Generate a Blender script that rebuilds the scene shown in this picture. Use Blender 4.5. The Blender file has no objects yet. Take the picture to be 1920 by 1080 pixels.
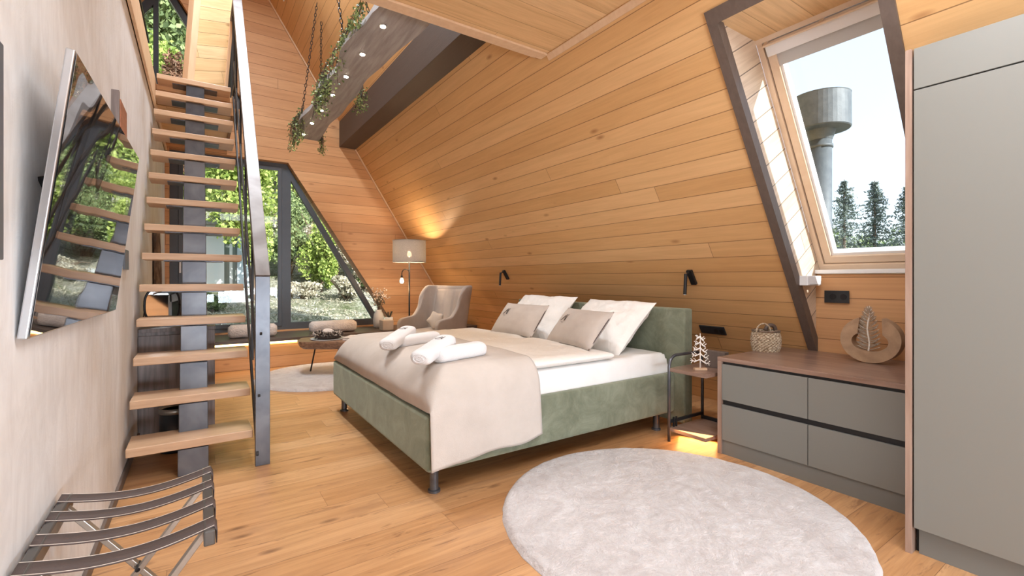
import bpy, bmesh, math, random
import numpy as np
from mathutils import Vector, Matrix, noise
from mathutils.geometry import tessellate_polygon

random.seed(7); rng = np.random.default_rng(7)
S = bpy.context.scene
COL = S.collection
PI = math.pi

# ------------------------------------------------------------------ camera
H = 1.15
THETA = 0.595
cam_d = bpy.data.cameras.new('camera'); cam = bpy.data.objects.new('camera', cam_d); COL.objects.link(cam)
cam.location = (0, 0, H)
cam.rotation_euler = (PI/2, 0, -THETA)
cam_d.sensor_fit = 'HORIZONTAL'; cam_d.sensor_width = 36.0
cam_d.lens = 36.0 * 870.18 / 1920.0
cam_d.shift_y = (523.1 - 540.0) / 1920.0 * -1 * -1
cam_d.clip_start = 0.02; cam_d.clip_end = 300
S.camera = cam

# ------------------------------------------------------------------ world, sun, large lights, exposure
S.view_settings.view_transform = 'Standard'; S.view_settings.look = 'None'
S.view_settings.gamma = 1.0; S.view_settings.use_curve_mapping = False
S.view_settings.exposure = 1.08
world = bpy.data.worlds.new('sky'); S.world = world; world.use_nodes = True
wn = world.node_tree.nodes; wl = world.node_tree.links; wn.clear()
w_out = wn.new('ShaderNodeOutputWorld'); w_bg = wn.new('ShaderNodeBackground')
w_sky = wn.new('ShaderNodeTexSky'); w_sky.sky_type = 'NISHITA'; w_sky.sun_disc = False
w_sky.sun_elevation = math.radians(38); w_sky.sun_rotation = math.radians(170)
w_sky.air_density = 1.0; w_sky.dust_density = 2.0; w_sky.ozone_density = 1.0
w_mix = wn.new('ShaderNodeMix'); w_mix.data_type = 'RGBA'
w_mix.inputs['Factor'].default_value = 0.15
w_mix.inputs['A'].default_value = (0.82, 0.92, 1.0, 1)
wl.new(w_sky.outputs[0], w_mix.inputs['B'])
wl.new(w_mix.outputs['Result'], w_bg.inputs[0]); w_bg.inputs[1].default_value = 0.52
wl.new(w_bg.outputs[0], w_out.inputs[0])

def light(name, kind, loc, energy, color=(1, 1, 1), size=None, direction=None, **k):
    d = bpy.data.lights.new(name, kind); d.energy = energy; d.color = color
    o = bpy.data.objects.new(name, d); COL.objects.link(o); o.location = loc
    if kind == 'AREA' and size:
        d.shape = 'RECTANGLE'; d.size, d.size_y = size
    if direction is not None:
        o.rotation_euler = Vector(direction).to_track_quat('-Z', 'Y').to_euler()
    for a, b in k.items(): setattr(d, a, b)
    return o

light('sun', 'SUN', (0, -5, 12), 5.2, (1.0, 0.95, 0.88), direction=(-0.24, 0.85, -0.46), angle=math.radians(1.0))
# added fill light, in place of a window presumed behind the camera
light('fill_behind_camera', 'AREA', (1.35, -2.62, 1.40), 270, (0.78, 0.89, 1.0), size=(2.5, 2.1), direction=(0.0, 1, 0.22))
# added fill light high under the roof, out of view, brightening the upper room
light('fill_from_ridge', 'AREA', (0.32, 4.2, 5.35), 85, (0.86, 0.93, 1.0), size=(2.2, 0.4), direction=(-0.05, 0.0, -1))
# added fill light under the low ceiling, no lamp fitting belongs to it
light('ceiling_fill', 'AREA', (1.2, 0.1, 2.88), 42, (0.92, 0.96, 1.0), size=(1.6, 1.6), direction=(0, 0, -1))

# ------------------------------------------------------------------ node materials
def new_mat(name):
    m = bpy.data.materials.new(name); m.use_nodes = True
    nt = m.node_tree
    return m, nt.nodes, nt.links, nt.nodes['Principled BSDF']

def math_n(N, L, op, a, b=None, c=None):
    n = N.new('ShaderNodeMath'); n.operation = op
    for i, v in enumerate((a, b, c)):
        if v is None: continue
        if hasattr(v, 'links') or hasattr(v, 'is_linked'): L.new(v, n.inputs[i])
        else: n.inputs[i].default_value = v
    return n.outputs[0]

def mixc(N, L, fac, a, b, blend='MIX'):
    n = N.new('ShaderNodeMix'); n.data_type = 'RGBA'; n.blend_type = blend
    for key, v in (('Factor', fac), ('A', a), ('B', b)):
        s = n.inputs[key]
        if hasattr(v, 'is_linked'): L.new(v, s)
        else: s.default_value = v if key == 'Factor' else (*v, 1)
    return n.outputs['Result']

def noise_n(N, L, vec, scale, detail=4, rough=0.5, dist=0.0):
    n = N.new('ShaderNodeTexNoise'); n.inputs['Scale'].default_value = scale
    n.inputs['Detail'].default_value = detail; n.inputs['Roughness'].default_value = rough
    n.inputs['Distortion'].default_value = dist
    if vec is not None: L.new(vec, n.inputs['Vector'])
    return n.outputs['Fac']

def ramp(N, L, fac, stops):
    n = N.new('ShaderNodeValToRGB'); L.new(fac, n.inputs[0])
    el = n.color_ramp.elements
    while len(el) < len(stops): el.new(0.5)
    for e, (p, c) in zip(el, stops):
        e.position = p; e.color = (*c, 1) if len(c) == 3 else c
    return n.outputs[0]

def bump(N, L, bsdf, height, strength=0.3, dist=0.01):
    n = N.new('ShaderNodeBump'); n.inputs['Strength'].default_value = strength
    n.inputs['Distance'].default_value = dist
    L.new(height, n.inputs['Height']); L.new(n.outputs[0], bsdf.inputs['Normal'])

def objc(N):
    return N.new('ShaderNodeTexCoord').outputs['Object']

def scaled(N, L, vec, s):
    n = N.new('ShaderNodeVectorMath'); n.operation = 'MULTIPLY'; L.new(vec, n.inputs[0]); n.inputs[1].default_value = s
    return n.outputs[0]

def plank(name, across, along, width, c1, c2, c3, seam=(0.12, 0.05, 0.02), length=2.4, knot=0.8, rough=0.5,
          gap=0.03, off=0.0, knotc=(0.22, 0.09, 0.035), contrast=1.0, spec=0.35, vein=0.0):
    """boards: c1..c3 are board tones, knots and grain vary from board to board"""
    m, N, L, B = new_mat(name)
    P = objc(N)
    def dot(v):
        n = N.new('ShaderNodeVectorMath'); n.operation = 'DOT_PRODUCT'; L.new(P, n.inputs[0]); n.inputs[1].default_value = v
        return n.outputs['Value']
    a = math_n(N, L, 'ADD', math_n(N, L, 'DIVIDE', dot(across), width), 50 + off)
    l = dot(along)
    idr = math_n(N, L, 'FLOOR', a); fr = math_n(N, L, 'FRACT', a)
    w1 = N.new('ShaderNodeTexWhiteNoise'); w1.noise_dimensions = '1D'; L.new(idr, w1.inputs['W'])
    ll = math_n(N, L, 'ADD', math_n(N, L, 'DIVIDE', l, length), math_n(N, L, 'MULTIPLY', w1.outputs['Value'], 7.0))
    idl = math_n(N, L, 'FLOOR', ll); fl = math_n(N, L, 'FRACT', ll)
    w2 = N.new('ShaderNodeTexWhiteNoise'); w2.noise_dimensions = '2D'
    cmb = N.new('ShaderNodeCombineXYZ'); L.new(idr, cmb.inputs[0]); L.new(idl, cmb.inputs[1]); L.new(cmb.outputs[0], w2.inputs['Vector'])
    rnd = w2.outputs['Value']
    # seams
    e1 = math_n(N, L, 'LESS_THAN', fr, gap)
    e2 = math_n(N, L, 'LESS_THAN', fl, gap * width / length * 0.8)
    sm = math_n(N, L, 'MAXIMUM', e1, e2)
    # grain coordinates
    g = N.new('ShaderNodeCombineXYZ')
    L.new(math_n(N, L, 'MULTIPLY', l, 1.0), g.inputs[0])
    L.new(math_n(N, L, 'MULTIPLY', a, width), g.inputs[1])
    L.new(math_n(N, L, 'MULTIPLY', rnd, 37.0), g.inputs[2])
    G = g.outputs[0]
    # knots
    kv = N.new('ShaderNodeTexVoronoi'); kv.inputs['Scale'].default_value = 1.0
    L.new(scaled(N, L, G, (2.2, 6.0, 1)), kv.inputs['Vector'])
    kd = kv.outputs['Distance']
    kr = N.new('ShaderNodeTexWhiteNoise'); kr.noise_dimensions = '3D'; L.new(kv.outputs['Color'], kr.inputs['Vector'])
    has = math_n(N, L, 'GREATER_THAN', kr.outputs['Value'], 1 - 0.45 * knot)
    kn = N.new('ShaderNodeMapRange'); L.new(kd, kn.inputs[0]); kn.inputs[1].default_value = 0.03; kn.inputs[2].default_value = 0.13
    kn.inputs[3].default_value = 1; kn.inputs[4].default_value = 0
    kmask = math_n(N, L, 'MULTIPLY', kn.outputs[0], has)
    # grain
    n1 = noise_n(N, L, scaled(N, L, G, (1.6, 26, 1)), 1.0, 5, 0.55, 0.8)
    n2 = noise_n(N, L, scaled(N, L, G, (6, 160, 1)), 1.0, 3, 0.6, 0.2)
    n3 = noise_n(N, L, scaled(N, L, G, (0.9, 3.5, 1)), 1.0, 3, 0.5, 0.5)
    tone = math_n(N, L, 'ADD', math_n(N, L, 'MULTIPLY', rnd, 0.55), math_n(N, L, 'MULTIPLY', n3, 0.45))
    base = ramp(N, L, tone, [(0.2, c1), (0.5, c2), (0.8, c3)])
    gr = ramp(N, L, n1, [(0.3, (0.80, 0.74, 0.68)), (0.62, (1.04, 1.03, 1.02))])
    colr = mixc(N, L, 0.75 * contrast, base, mixc(N, L, 1.0, base, gr, 'MULTIPLY'))
    gr2 = ramp(N, L, n2, [(0.35, (0.86, 0.83, 0.8)), (0.6, (1, 1, 1))])
    colr = mixc(N, L, 0.5 * contrast, colr, mixc(N, L, 1.0, colr, gr2, 'MULTIPLY'))
    colr = mixc(N, L, math_n(N, L, 'MULTIPLY', kmask, 0.8), colr, knotc)
    if vein:
        v1 = noise_n(N, L, scaled(N, L, G, (1.1, 7.5, 1)), 1.0, 6, 0.6, 1.6)
        v2 = ramp(N, L, v1, [(0.53, (0, 0, 0)), (0.68, (1, 1, 1))])
        v3 = noise_n(N, L, scaled(N, L, G, (3.0, 22, 1)), 1.0, 4, 0.6, 1.2)
        v4 = ramp(N, L, v3, [(0.59, (0, 0, 0)), (0.68, (1, 1, 1))])
        colr = mixc(N, L, math_n(N, L, 'MULTIPLY', v2, 0.45 * vein), colr, (0.26, 0.13, 0.07))
        colr = mixc(N, L, math_n(N, L, 'MULTIPLY', v4, 0.75 * vein), colr, (0.17, 0.075, 0.035))
    colr = mixc(N, L, math_n(N, L, 'MULTIPLY', sm, 0.75), colr, seam)
    L.new(colr, B.inputs['Base Color'])
    B.inputs['Roughness'].default_value = rough
    B.inputs['Specular IOR Level'].default_value = spec
    hgt = math_n(N, L, 'SUBTRACT', math_n(N, L, 'MULTIPLY', n1, 0.15), sm)
    bump(N, L, B, hgt, 0.35, 0.004)
    return m

def plain(name, color, rough=0.5, metal=0.0, var=0.0, vscale=8.0, vcol=None, bmp=0.0, bscale=60.0, spec=0.5, stretch=None, coat=0.0, sheen=0.0, detail=4, vc=None):
    m, N, L, B = new_mat(name)
    P = objc(N)
    if stretch: P = scaled(N, L, P, stretch)
    B.inputs['Roughness'].default_value = rough; B.inputs['Metallic'].default_value = metal
    B.inputs['Specular IOR Level'].default_value = spec
    B.inputs['Coat Weight'].default_value = coat
    if sheen: B.inputs['Sheen Weight'].default_value = sheen; B.inputs['Sheen Roughness'].default_value = 0.4
    vcol = vcol or tuple(c * 0.6 for c in color)
    f = noise_n(N, L, P, vscale, detail, 0.55, 0.4)
    lo, hi = vc or (0.35, 0.65)
    r = ramp(N, L, f, [(lo, vcol), (hi, color)])
    c = mixc(N, L, var if var > 0 else 0.05, color, r)
    L.new(c, B.inputs['Base Color'])
    if bmp > 0:
        bump(N, L, B, noise_n(N, L, P, bscale, 4, 0.6), bmp, 0.01)
    return m

def emis(name, color, strength):
    m = bpy.data.materials.new(name); m.use_nodes = True
    N = m.node_tree.nodes; L = m.node_tree.links; B = N['Principled BSDF']
    B.inputs['Base Color'].default_value = (*color, 1)
    B.inputs['Emission Color'].default_value = (*color, 1); B.inputs['Emission Strength'].default_value = strength
    return m

def glass_mat(name, tint=(0.96, 0.98, 0.97), refl=0.6):
    m = bpy.data.materials.new(name); m.use_nodes = True
    N = m.node_tree.nodes; L = m.node_tree.links; N.clear()
    o = N.new('ShaderNodeOutputMaterial'); t = N.new('ShaderNodeBsdfTransparent'); g = N.new('ShaderNodeBsdfGlossy')
    t.inputs[0].default_value = (*tint, 1); g.inputs['Roughness'].default_value = 0.02
    f = N.new('ShaderNodeFresnel'); f.inputs[0].default_value = 1.45
    mu = math_n(N, L, 'MULTIPLY', f.outputs[0], refl)
    mx = N.new('ShaderNodeMixShader'); L.new(mu, mx.inputs[0]); L.new(t.outputs[0], mx.inputs[1]); L.new(g.outputs[0], mx.inputs[2])
    L.new(mx.outputs[0], o.inputs[0]); return m

def leaf_mat(name, c1, c2, rough=0.6, trans=0.35):
    m = bpy.data.materials.new(name); m.use_nodes = True
    N = m.node_tree.nodes; L = m.node_tree.links; B = N['Principled BSDF']
    gi = N.new('ShaderNodeNewGeometry')
    c = ramp(N, L, gi.outputs['Random Per Island'], [(0.1, c1), (0.9, c2)])
    L.new(c, B.inputs['Base Color']); B.inputs['Roughness'].default_value = rough
    tr = N.new('ShaderNodeBsdfTranslucent'); L.new(c, tr.inputs[0])
    mx = N.new('ShaderNodeMixShader'); mx.inputs[0].default_value = trans
    L.new(B.outputs[0], mx.inputs[1]); L.new(tr.outputs[0], mx.inputs[2])
    L.new(mx.outputs[0], N['Material Output'].inputs[0]); return m

A_SL, B_SL = 4.0705, 0.62345         # right roof slope: x = A - B*z
NRM = math.hypot(1, B_SL)
UP = Vector((-B_SL / NRM, 0, 1 / NRM))      # up along the slope
NO = Vector((1 / NRM, 0, B_SL / NRM))       # outward normal of the slope
def slx(z): return A_SL - B_SL * z

PC1, PC2, PC3 = (0.66, 0.385, 0.165), (0.71, 0.43, 0.195), (0.76, 0.48, 0.235)
M = {}
OFFS = -0.28
M['slope'] = plank('spruce_boards_slope', tuple(UP), (0, 1, 0), 0.129, PC1, PC2, PC3, length=9.0, gap=0.038, seam=(0.16, 0.07, 0.025), off=OFFS, contrast=0.55, knot=1.0, knotc=(0.36, 0.16, 0.06))
M['gable'] = plank('spruce_boards_gable', (0, 0, 1), (1, 0, 0), 0.145, (0.61, 0.325, 0.15), (0.66, 0.37, 0.18), (0.71, 0.415, 0.21), length=6.5, gap=0.036, knot=1.0, seam=(0.16, 0.06, 0.02), contrast=0.7, knotc=(0.32, 0.13, 0.05))
M['soffit'] = plank('spruce_boards_ceiling', (0, 1, 0), (1, 0, 0), 0.20, (0.76, 0.50, 0.255), (0.79, 0.535, 0.285), (0.82, 0.57, 0.32), length=2.6, gap=0.02, knot=0.5, seam=(0.3, 0.15, 0.06))
M['reveal'] = plank('spruce_boards_reveal', tuple(UP), tuple(NO), 0.145, (0.72, 0.58, 0.44), (0.76, 0.63, 0.50), (0.80, 0.68, 0.55), length=3, gap=0.045, knot=0.2, seam=(0.05, 0.035, 0.03))
M['panel'] = plank('spruce_boards_panel', (-0.28, -0.21, 0.93), (0.8, 0.6, 0.35), 0.125, (0.78, 0.53, 0.27), (0.81, 0.58, 0.32), (0.84, 0.62, 0.36), length=3, gap=0.03, knot=1.0)
M['floor'] = plank('oak_floor', (0, 1, 0), (1, 0, 0), 0.19, (0.50, 0.265, 0.115), (0.57, 0.32, 0.15), (0.64, 0.385, 0.20), length=1.9, gap=0.012, knot=1.1, rough=0.36,
                   seam=(0.16, 0.07, 0.03), knotc=(0.10, 0.04, 0.018), contrast=1.2, spec=0.5, vein=0.8)
M['trimwood'] = plain('pale_spruce_trim', (0.76, 0.54, 0.35), 0.5, var=0.6, vscale=6, vcol=(0.66, 0.43, 0.26), stretch=(4, 4, 0.6))
M['sashwood'] = plain('clear_pine_sash', (0.76, 0.60, 0.45), 0.4, var=0.5, vscale=6, vcol=(0.68, 0.50, 0.35), stretch=(4, 1, 1))
M['beamwood'] = plain('dark_stained_beam', (0.060, 0.043, 0.036), 0.5, var=0.8, vscale=3, vcol=(0.05, 0.036, 0.03), stretch=(6, 0.5, 6), bmp=0.15, bscale=20)
M['darktrim'] = plain('dark_walnut_trim', (0.135, 0.10, 0.083), 0.5, var=0.6, vscale=5, vcol=(0.10, 0.073, 0.06), stretch=(8, 8, 1))
M['tread'] = plain('oak_tread', (0.60, 0.395, 0.25), 0.35, var=0.8, vscale=4, vcol=(0.48, 0.30, 0.18), stretch=(1, 9, 9), bmp=0.06, bscale=30)
M['steel'] = plain('raw_blackened_steel', (0.085, 0.09, 0.105), 0.33, metal=0.65, var=0.8, vscale=5, vcol=(0.17, 0.175, 0.19), detail=3)
M['steelrail'] = plain('brown_blackened_steel', (0.12, 0.105, 0.10), 0.45, metal=0.5, var=0.7, vscale=4, vcol=(0.26, 0.25, 0.25))
M['frame'] = plain('anthracite_window_frame', (0.085, 0.10, 0.12), 0.4, var=0.2)
M['black'] = plain('matt_black_metal', (0.02, 0.02, 0.022), 0.4, metal=0.3)
M['blackplastic'] = plain('black_plastic', (0.025, 0.028, 0.032), 0.35)
M['glass'] = glass_mat('window_glass')
M['roofglass'] = glass_mat('roof_window_glass', (0.97, 0.985, 1.0), 0.35)
M['whitepl'] = plain('white_plastic', (0.85, 0.86, 0.88), 0.4)
M['graylac'] = plain('grey_lacquer_fronts', (0.205, 0.203, 0.185), 0.42, var=0.15, vscale=2, vcol=(0.19, 0.188, 0.172))
M['plinth'] = plain('grey_plinth', (0.17, 0.172, 0.16), 0.45)
M['walnut'] = plain('walnut_veneer', (0.32, 0.205, 0.155), 0.3, coat=0.15, var=0.9, vscale=4, vcol=(0.20, 0.115, 0.08), stretch=(8, 0.7, 8))
M['walnut_v'] = plain('walnut_veneer_upright', (0.36, 0.25, 0.195), 0.4, var=0.8, vscale=4, vcol=(0.24, 0.15, 0.11), stretch=(8, 8, 0.7))
M['greyoak'] = plain('grey_brown_veneer', (0.27, 0.225, 0.215), 0.45, var=0.9, vscale=5, vcol=(0.14, 0.115, 0.11), stretch=(9, 9, 0.6))
M['recess'] = plain('dark_recess', (0.02, 0.02, 0.02), 0.6)

# plaster
def plaster():
    m, N, L, B = new_mat('trowelled_plaster')
    P = objc(N)
    f = noise_n(N, L, scaled(N, L, P, (1, 1.1, 0.9)), 0.75, 5, 0.6, 0.8)
    c = ramp(N, L, f, [(0.36, (0.63, 0.585, 0.535)), (0.50, (0.74, 0.73, 0.72)), (0.62, (0.83, 0.84, 0.85))])
    f2 = noise_n(N, L, scaled(N, L, P, (1, 3.2, 0.9)), 3.5, 7, 0.68, 1.4)
    c2 = ramp(N, L, f2, [(0.36, (0.86, 0.85, 0.85)), (0.58, (1, 1, 1))])
    c = mixc(N, L, 0.7, c, mixc(N, L, 1.0, c, c2, 'MULTIPLY'))
    L.new(c, B.inputs['Base Color']); B.inputs['Roughness'].default_value = 0.6
    f3 = noise_n(N, L, scaled(N, L, P, (1, 2.0, 1)), 9, 9, 0.7, 1.2)
    bump(N, L, B, f3, 0.35, 0.010)
    return m
M['plaster'] = plaster()

def velvet():
    m, N, L, B = new_mat('sage_velvet')
    P = objc(N)
    f = noise_n(N, L, P, 5.0, 7, 0.72, 0.7)
    c = ramp(N, L, f, [(0.32, (0.12, 0.133, 0.088)), (0.5, (0.175, 0.19, 0.13)), (0.7, (0.25, 0.268, 0.195))])
    L.new(c, B.inputs['Base Color']); B.inputs['Roughness'].default_value = 0.85
    B.inputs['Sheen Weight'].default_value = 0.5; B.inputs['Sheen Roughness'].default_value = 0.45
    B.inputs['Sheen Tint'].default_value = (0.75, 0.85, 0.7, 1)
    bump(N, L, B, noise_n(N, L, P, 90, 3), 0.12, 0.004)
    return m
M['velvet'] = velvet()

def cloth(name, c1, c2, scale=6, weave=220, wb=0.15, wr=0.3, wscale=5, sheen=0.2):
    m, N, L, B = new_mat(name)
    P = objc(N)
    c = ramp(N, L, noise_n(N, L, P, scale, 5, 0.6), [(0.35, c1), (0.65, c2)])
    L.new(c, B.inputs['Base Color']); B.inputs['Roughness'].default_value = 0.9
    B.inputs['Sheen Weight'].default_value = sheen
    h = math_n(N, L, 'ADD', math_n(N, L, 'MULTIPLY', noise_n(N, L, P, weave, 2), wb), math_n(N, L, 'MULTIPLY', noise_n(N, L, P, wscale, 3, 0.5, 1.0), wr * 3))
    bump(N, L, B, h, 0.6, 0.01)
    return m
M['linen'] = cloth('taupe_linen', (0.46, 0.395, 0.35), (0.52, 0.455, 0.405))
M['throwc'] = cloth('pale_linen_throw', (0.51, 0.455, 0.41), (0.56, 0.50, 0.455), wr=0.25)
M['sheet'] = cloth('white_cotton', (0.80, 0.765, 0.72), (0.84, 0.81, 0.77), wr=0.7, wscale=9)
M['mattress'] = cloth('white_sheet', (0.78, 0.77, 0.75), (0.82, 0.81, 0.79), wr=0.2)
M['towel'] = cloth('white_terry', (0.84, 0.83, 0.84), (0.90, 0.89, 0.90), weave=300, wb=1.2, wr=0.2)
M['boucle'] = cloth('beige_wool', (0.47, 0.40, 0.345), (0.54, 0.465, 0.405), weave=260, wb=0.9)
M['darkboucle'] = M['boucle']
M['fleece'] = cloth('pale_fleece', (0.66, 0.59, 0.555), (0.78, 0.72, 0.69), weave=60, wb=1.8)
M['shade'] = None
M['strap'] = plain('dark_brown_strap', (0.085, 0.06, 0.055), 0.6, var=0.3, bmp=0.2, bscale=300)
M['rackmetal'] = plain('brushed_champagne_steel', (0.42, 0.39, 0.35), 0.35, metal=0.8, var=0.3)
M['rackdark'] = plain('dark_rack_bar', (0.11, 0.105, 0.10), 0.35, metal=0.5)
M['stitch'] = plain('cream_stitch', (0.6, 0.52, 0.45), 0.7)

def rugmat(name, c1, c2, c3):
    m, N, L, B = new_mat(name)
    P = objc(N)
    f = noise_n(N, L, P, 3.2, 8, 0.75, 2.5)
    c = ramp(N, L, f, [(0.32, c1), (0.5, c2), (0.66, c3)])
    L.new(c, B.inputs['Base Color']); B.inputs['Roughness'].default_value = 0.95
    B.inputs['Sheen Weight'].default_value = 0.6
    h = math_n(N, L, 'ADD', noise_n(N, L, P, 40, 6, 0.7, 1.5), math_n(N, L, 'MULTIPLY', noise_n(N, L, P, 7, 4, 0.6, 2.0), 2.0))
    bump(N, L, B, h, 0.8, 0.02)
    return m
M['rug'] = rugmat('shaggy_pale_rug', (0.52, 0.455, 0.45), (0.66, 0.61, 0.61), (0.76, 0.73, 0.74))

# ------------------------------------------------------------------ mesh builder
WLOC = {}
class MB:
    def __init__(s): s.v = []; s.f = []; s.uvskip = True
    def add(s, vs, fs):
        o = len(s.v); s.v += [tuple(v) for v in vs]; s.f += [tuple(i + o for i in f) for f in fs]; return s
    def box(s, x0, x1, y0, y1, z0, z1):
        vs = [(x, y, z) for z in (z0, z1) for y in (y0, y1) for x in (x0, x1)]
        return s.add(vs, [(0, 2, 3, 1), (4, 5, 7, 6), (0, 1, 5, 4), (2, 6, 7, 3), (0, 4, 6, 2), (1, 3, 7, 5)])
    def obox(s, c, ax, ay, az, lx, ly, lz):
        c = Vector(c); ax, ay, az = Vector(ax).normalized(), Vector(ay).normalized(), Vector(az).normalized()
        vs = [c + ax * (i * lx / 2) + ay * (j * ly / 2) + az * (k * lz / 2) for k in (-1, 1) for j in (-1, 1) for i in (-1, 1)]
        return s.add(vs, [(0, 2, 3, 1), (4, 5, 7, 6), (0, 1, 5, 4), (2, 6, 7, 3), (0, 4, 6, 2), (1, 3, 7, 5)])
    def bar(s, p, q, w, t, up=(0, 0, 1)):
        p, q = Vector(p), Vector(q); d = (q - p); a = d.normalized(); u = Vector(up)
        sd = a.cross(u).normalized(); u2 = sd.cross(a).normalized()
        return s.obox((p + q) / 2, a, sd, u2, d.length, w, t)
    def tube(s, pts, r, n=8, cap=True):
        pts = [Vector(p) for p in pts]; m = len(pts)
        rs = r if isinstance(r, (list, tuple)) else [r] * m
        rings = []; prev = None
        for i, p in enumerate(pts):
            t = (pts[min(i + 1, m - 1)] - pts[max(i - 1, 0)]).normalized()
            if prev is None:
                ref = Vector((0, 0, 1)) if abs(t.z) < 0.9 else Vector((1, 0, 0))
                nrm = t.cross(ref).normalized()
            else:
                nrm = (prev - t * prev.dot(t)).normalized()
            prev = nrm; b = t.cross(nrm)
            rings.append([p + (nrm * math.cos(2 * PI * k / n) + b * math.sin(2 * PI * k / n)) * rs[i] for k in range(n)])
        vs = [v for R in rings for v in R]
        fs = [(i * n + k, i * n + (k + 1) % n, (i + 1) * n + (k + 1) % n, (i + 1) * n + k) for i in range(m - 1) for k in range(n)]
        if cap: fs += [tuple(range(n))[::-1], tuple((m - 1) * n + k for k in range(n))]
        return s.add(vs, fs)
    def cyl(s, p, q, r, n=16): return s.tube([p, q], r, n)
    def lathe(s, c, prof, n=28, axis='z'):
        c = Vector(c); vs = []; m = len(prof)
        for r, z in prof:
            for k in range(n):
                a = 2 * PI * k / n; vs.append(c + Vector((r * math.cos(a), r * math.sin(a), z)))
        fs = [(i * n + k, i * n + (k + 1) % n, (i + 1) * n + (k + 1) % n, (i + 1) * n + k) for i in range(m - 1) for k in range(n)]
        if prof[0][0] > 1e-5: fs.append(tuple(range(n))[::-1])
        if prof[-1][0] > 1e-5: fs.append(tuple((m - 1) * n + k for k in range(n)))
        return s.add(vs, fs)
    def prism(s, pts, vec):
        pts = [Vector(p) for p in pts]; vec = Vector(vec); n = len(pts)
        tri = tessellate_polygon([pts])
        fs = [tuple(t) for t in tri] + [tuple(i + n for i in t)[::-1] for t in tri]
        fs += [(i, (i + 1) % n, (i + 1) % n + n, i + n) for i in range(n)]
        return s.add(pts + [p + vec for p in pts], fs)
    def plate(s, loops, fmap, vec):
        """polygon with holes (2D loops) mapped to 3D and given a thickness"""
        vec = Vector(vec); L2 = [[Vector((a, b, 0)) for a, b in lp] for lp in loops]
        tri = tessellate_polygon(L2); flat = [p for lp in L2 for p in lp]; n = len(flat)
        P3 = [Vector(fmap(p.x, p.y)) for p in flat]
        fs = [tuple(t) for t in tri] + [tuple(i + n for i in t)[::-1] for t in tri]
        o = 0
        for lp in L2:
            k = len(lp); fs += [(o + i, o + (i + 1) % k, o + (i + 1) % k + n, o + i + n) for i in range(k)]; o += k
        return s.add(P3 + [p + vec for p in P3], fs)
    def grid(s, fn, nu, nv, closed_u=False):
        vs = [fn(i / (nu - (0 if closed_u else 1)), j / (nv - 1)) for i in range(nu) for j in range(nv)]
        fs = []
        for i in range(nu if closed_u else nu - 1):
            for j in range(nv - 1):
                a = i * nv + j; b = ((i + 1) % nu) * nv + j
                fs.append((a, b, b + 1, a + 1))
        return s.add(vs, fs)
    def transform(s, mtx):
        s.v = [tuple(mtx @ Vector(v)) for v in s.v]; return s
    def build(s, name, mat, parent=None, smooth=False, bevel=0.0, seg=2, sub=0, solid=0.0, fix=True, keep=False):
        off = Vector((0, 0, 0)); loc = None
        if parent is not None:
            off = WLOC.get(parent.name, Vector((0, 0, 0)))
        elif not keep:
            A = np.array(s.v); mn, mx = A.min(0), A.max(0)
            off = Vector(((mn[0] + mx[0]) / 2, (mn[1] + mx[1]) / 2, mn[2])); loc = off.copy()
        me = bpy.data.meshes.new(name)
        me.from_pydata([(v[0] - off.x, v[1] - off.y, v[2] - off.z) for v in s.v], [], s.f); me.update()
        if fix:
            bm = bmesh.new(); bm.from_mesh(me)
            bmesh.ops.recalc_face_normals(bm, faces=bm.faces); bm.to_mesh(me); bm.free()
        if smooth: me.polygons.foreach_set('use_smooth', [True] * len(me.polygons))
        me.materials.append(mat)
        o = bpy.data.objects.new(name, me); COL.objects.link(o)
        if parent is not None: o.parent = parent
        if loc is not None: o.location = loc
        WLOC[o.name] = off
        if solid: md = o.modifiers.new('s', 'SOLIDIFY'); md.thickness = solid; md.offset = 0
        if bevel:
            md = o.modifiers.new('b', 'BEVEL'); md.width = bevel; md.segments = seg; md.limit_method = 'ANGLE'; md.angle_limit = math.radians(40)
        if sub: md = o.modifiers.new('u', 'SUBSURF'); md.levels = md.render_levels = sub
        return o

def thing(name, label, cat, loc, group=None, local=False, rotz=0.0):
    o = bpy.data.objects.new(name, None); COL.objects.link(o); o.location = loc; o.rotation_euler = (0, 0, rotz)
    o.empty_display_size = 0.05
    o['label'] = label; o['category'] = cat
    if group: o['group'] = group
    WLOC[o.name] = Vector((0, 0, 0)) if local else Vector(loc)
    return o
def tag(o, label, cat, group=None, kind=None):
    o['label'] = label; o['category'] = cat
    if group: o['group'] = group
    if kind: o['kind'] = kind
    return o
def struct(name, mb, mat, **k):
    o = mb.build(name, mat, keep=True, **k); o['kind'] = 'structure'; return o
def copy_tree(o, parent=None):
    c = o.copy(); COL.objects.link(c)
    if parent is not None: c.parent = parent
    for ch in [x for x in S.objects if x.parent == o]: copy_tree(ch, c)
    return c

# ================================================================== SETTING
XW = -0.355       # plaster wall
YG = 7.5          # gable wall
YB = -2.5         # wall behind the camera
RZ = (A_SL - XW) / B_SL                         # ridge height
ZL = 2.79
def lslx(z): return XW - (RZ - z) * B_SL
struct('floor', MB().box(XW - 0.2, 4.3, YB - 0.2, YG + 0.2, -0.12, 0.0), M['floor'])
struct('wall_left', MB().box(XW - 0.14, XW, YB, YG + 0.05, 0, ZL), M['plaster'])
struct('baseboard_left', MB().box(XW, XW + 0.014, YB, YG - 0.84, 0, 0.055), M['darktrim'], bevel=0.002)
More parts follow.
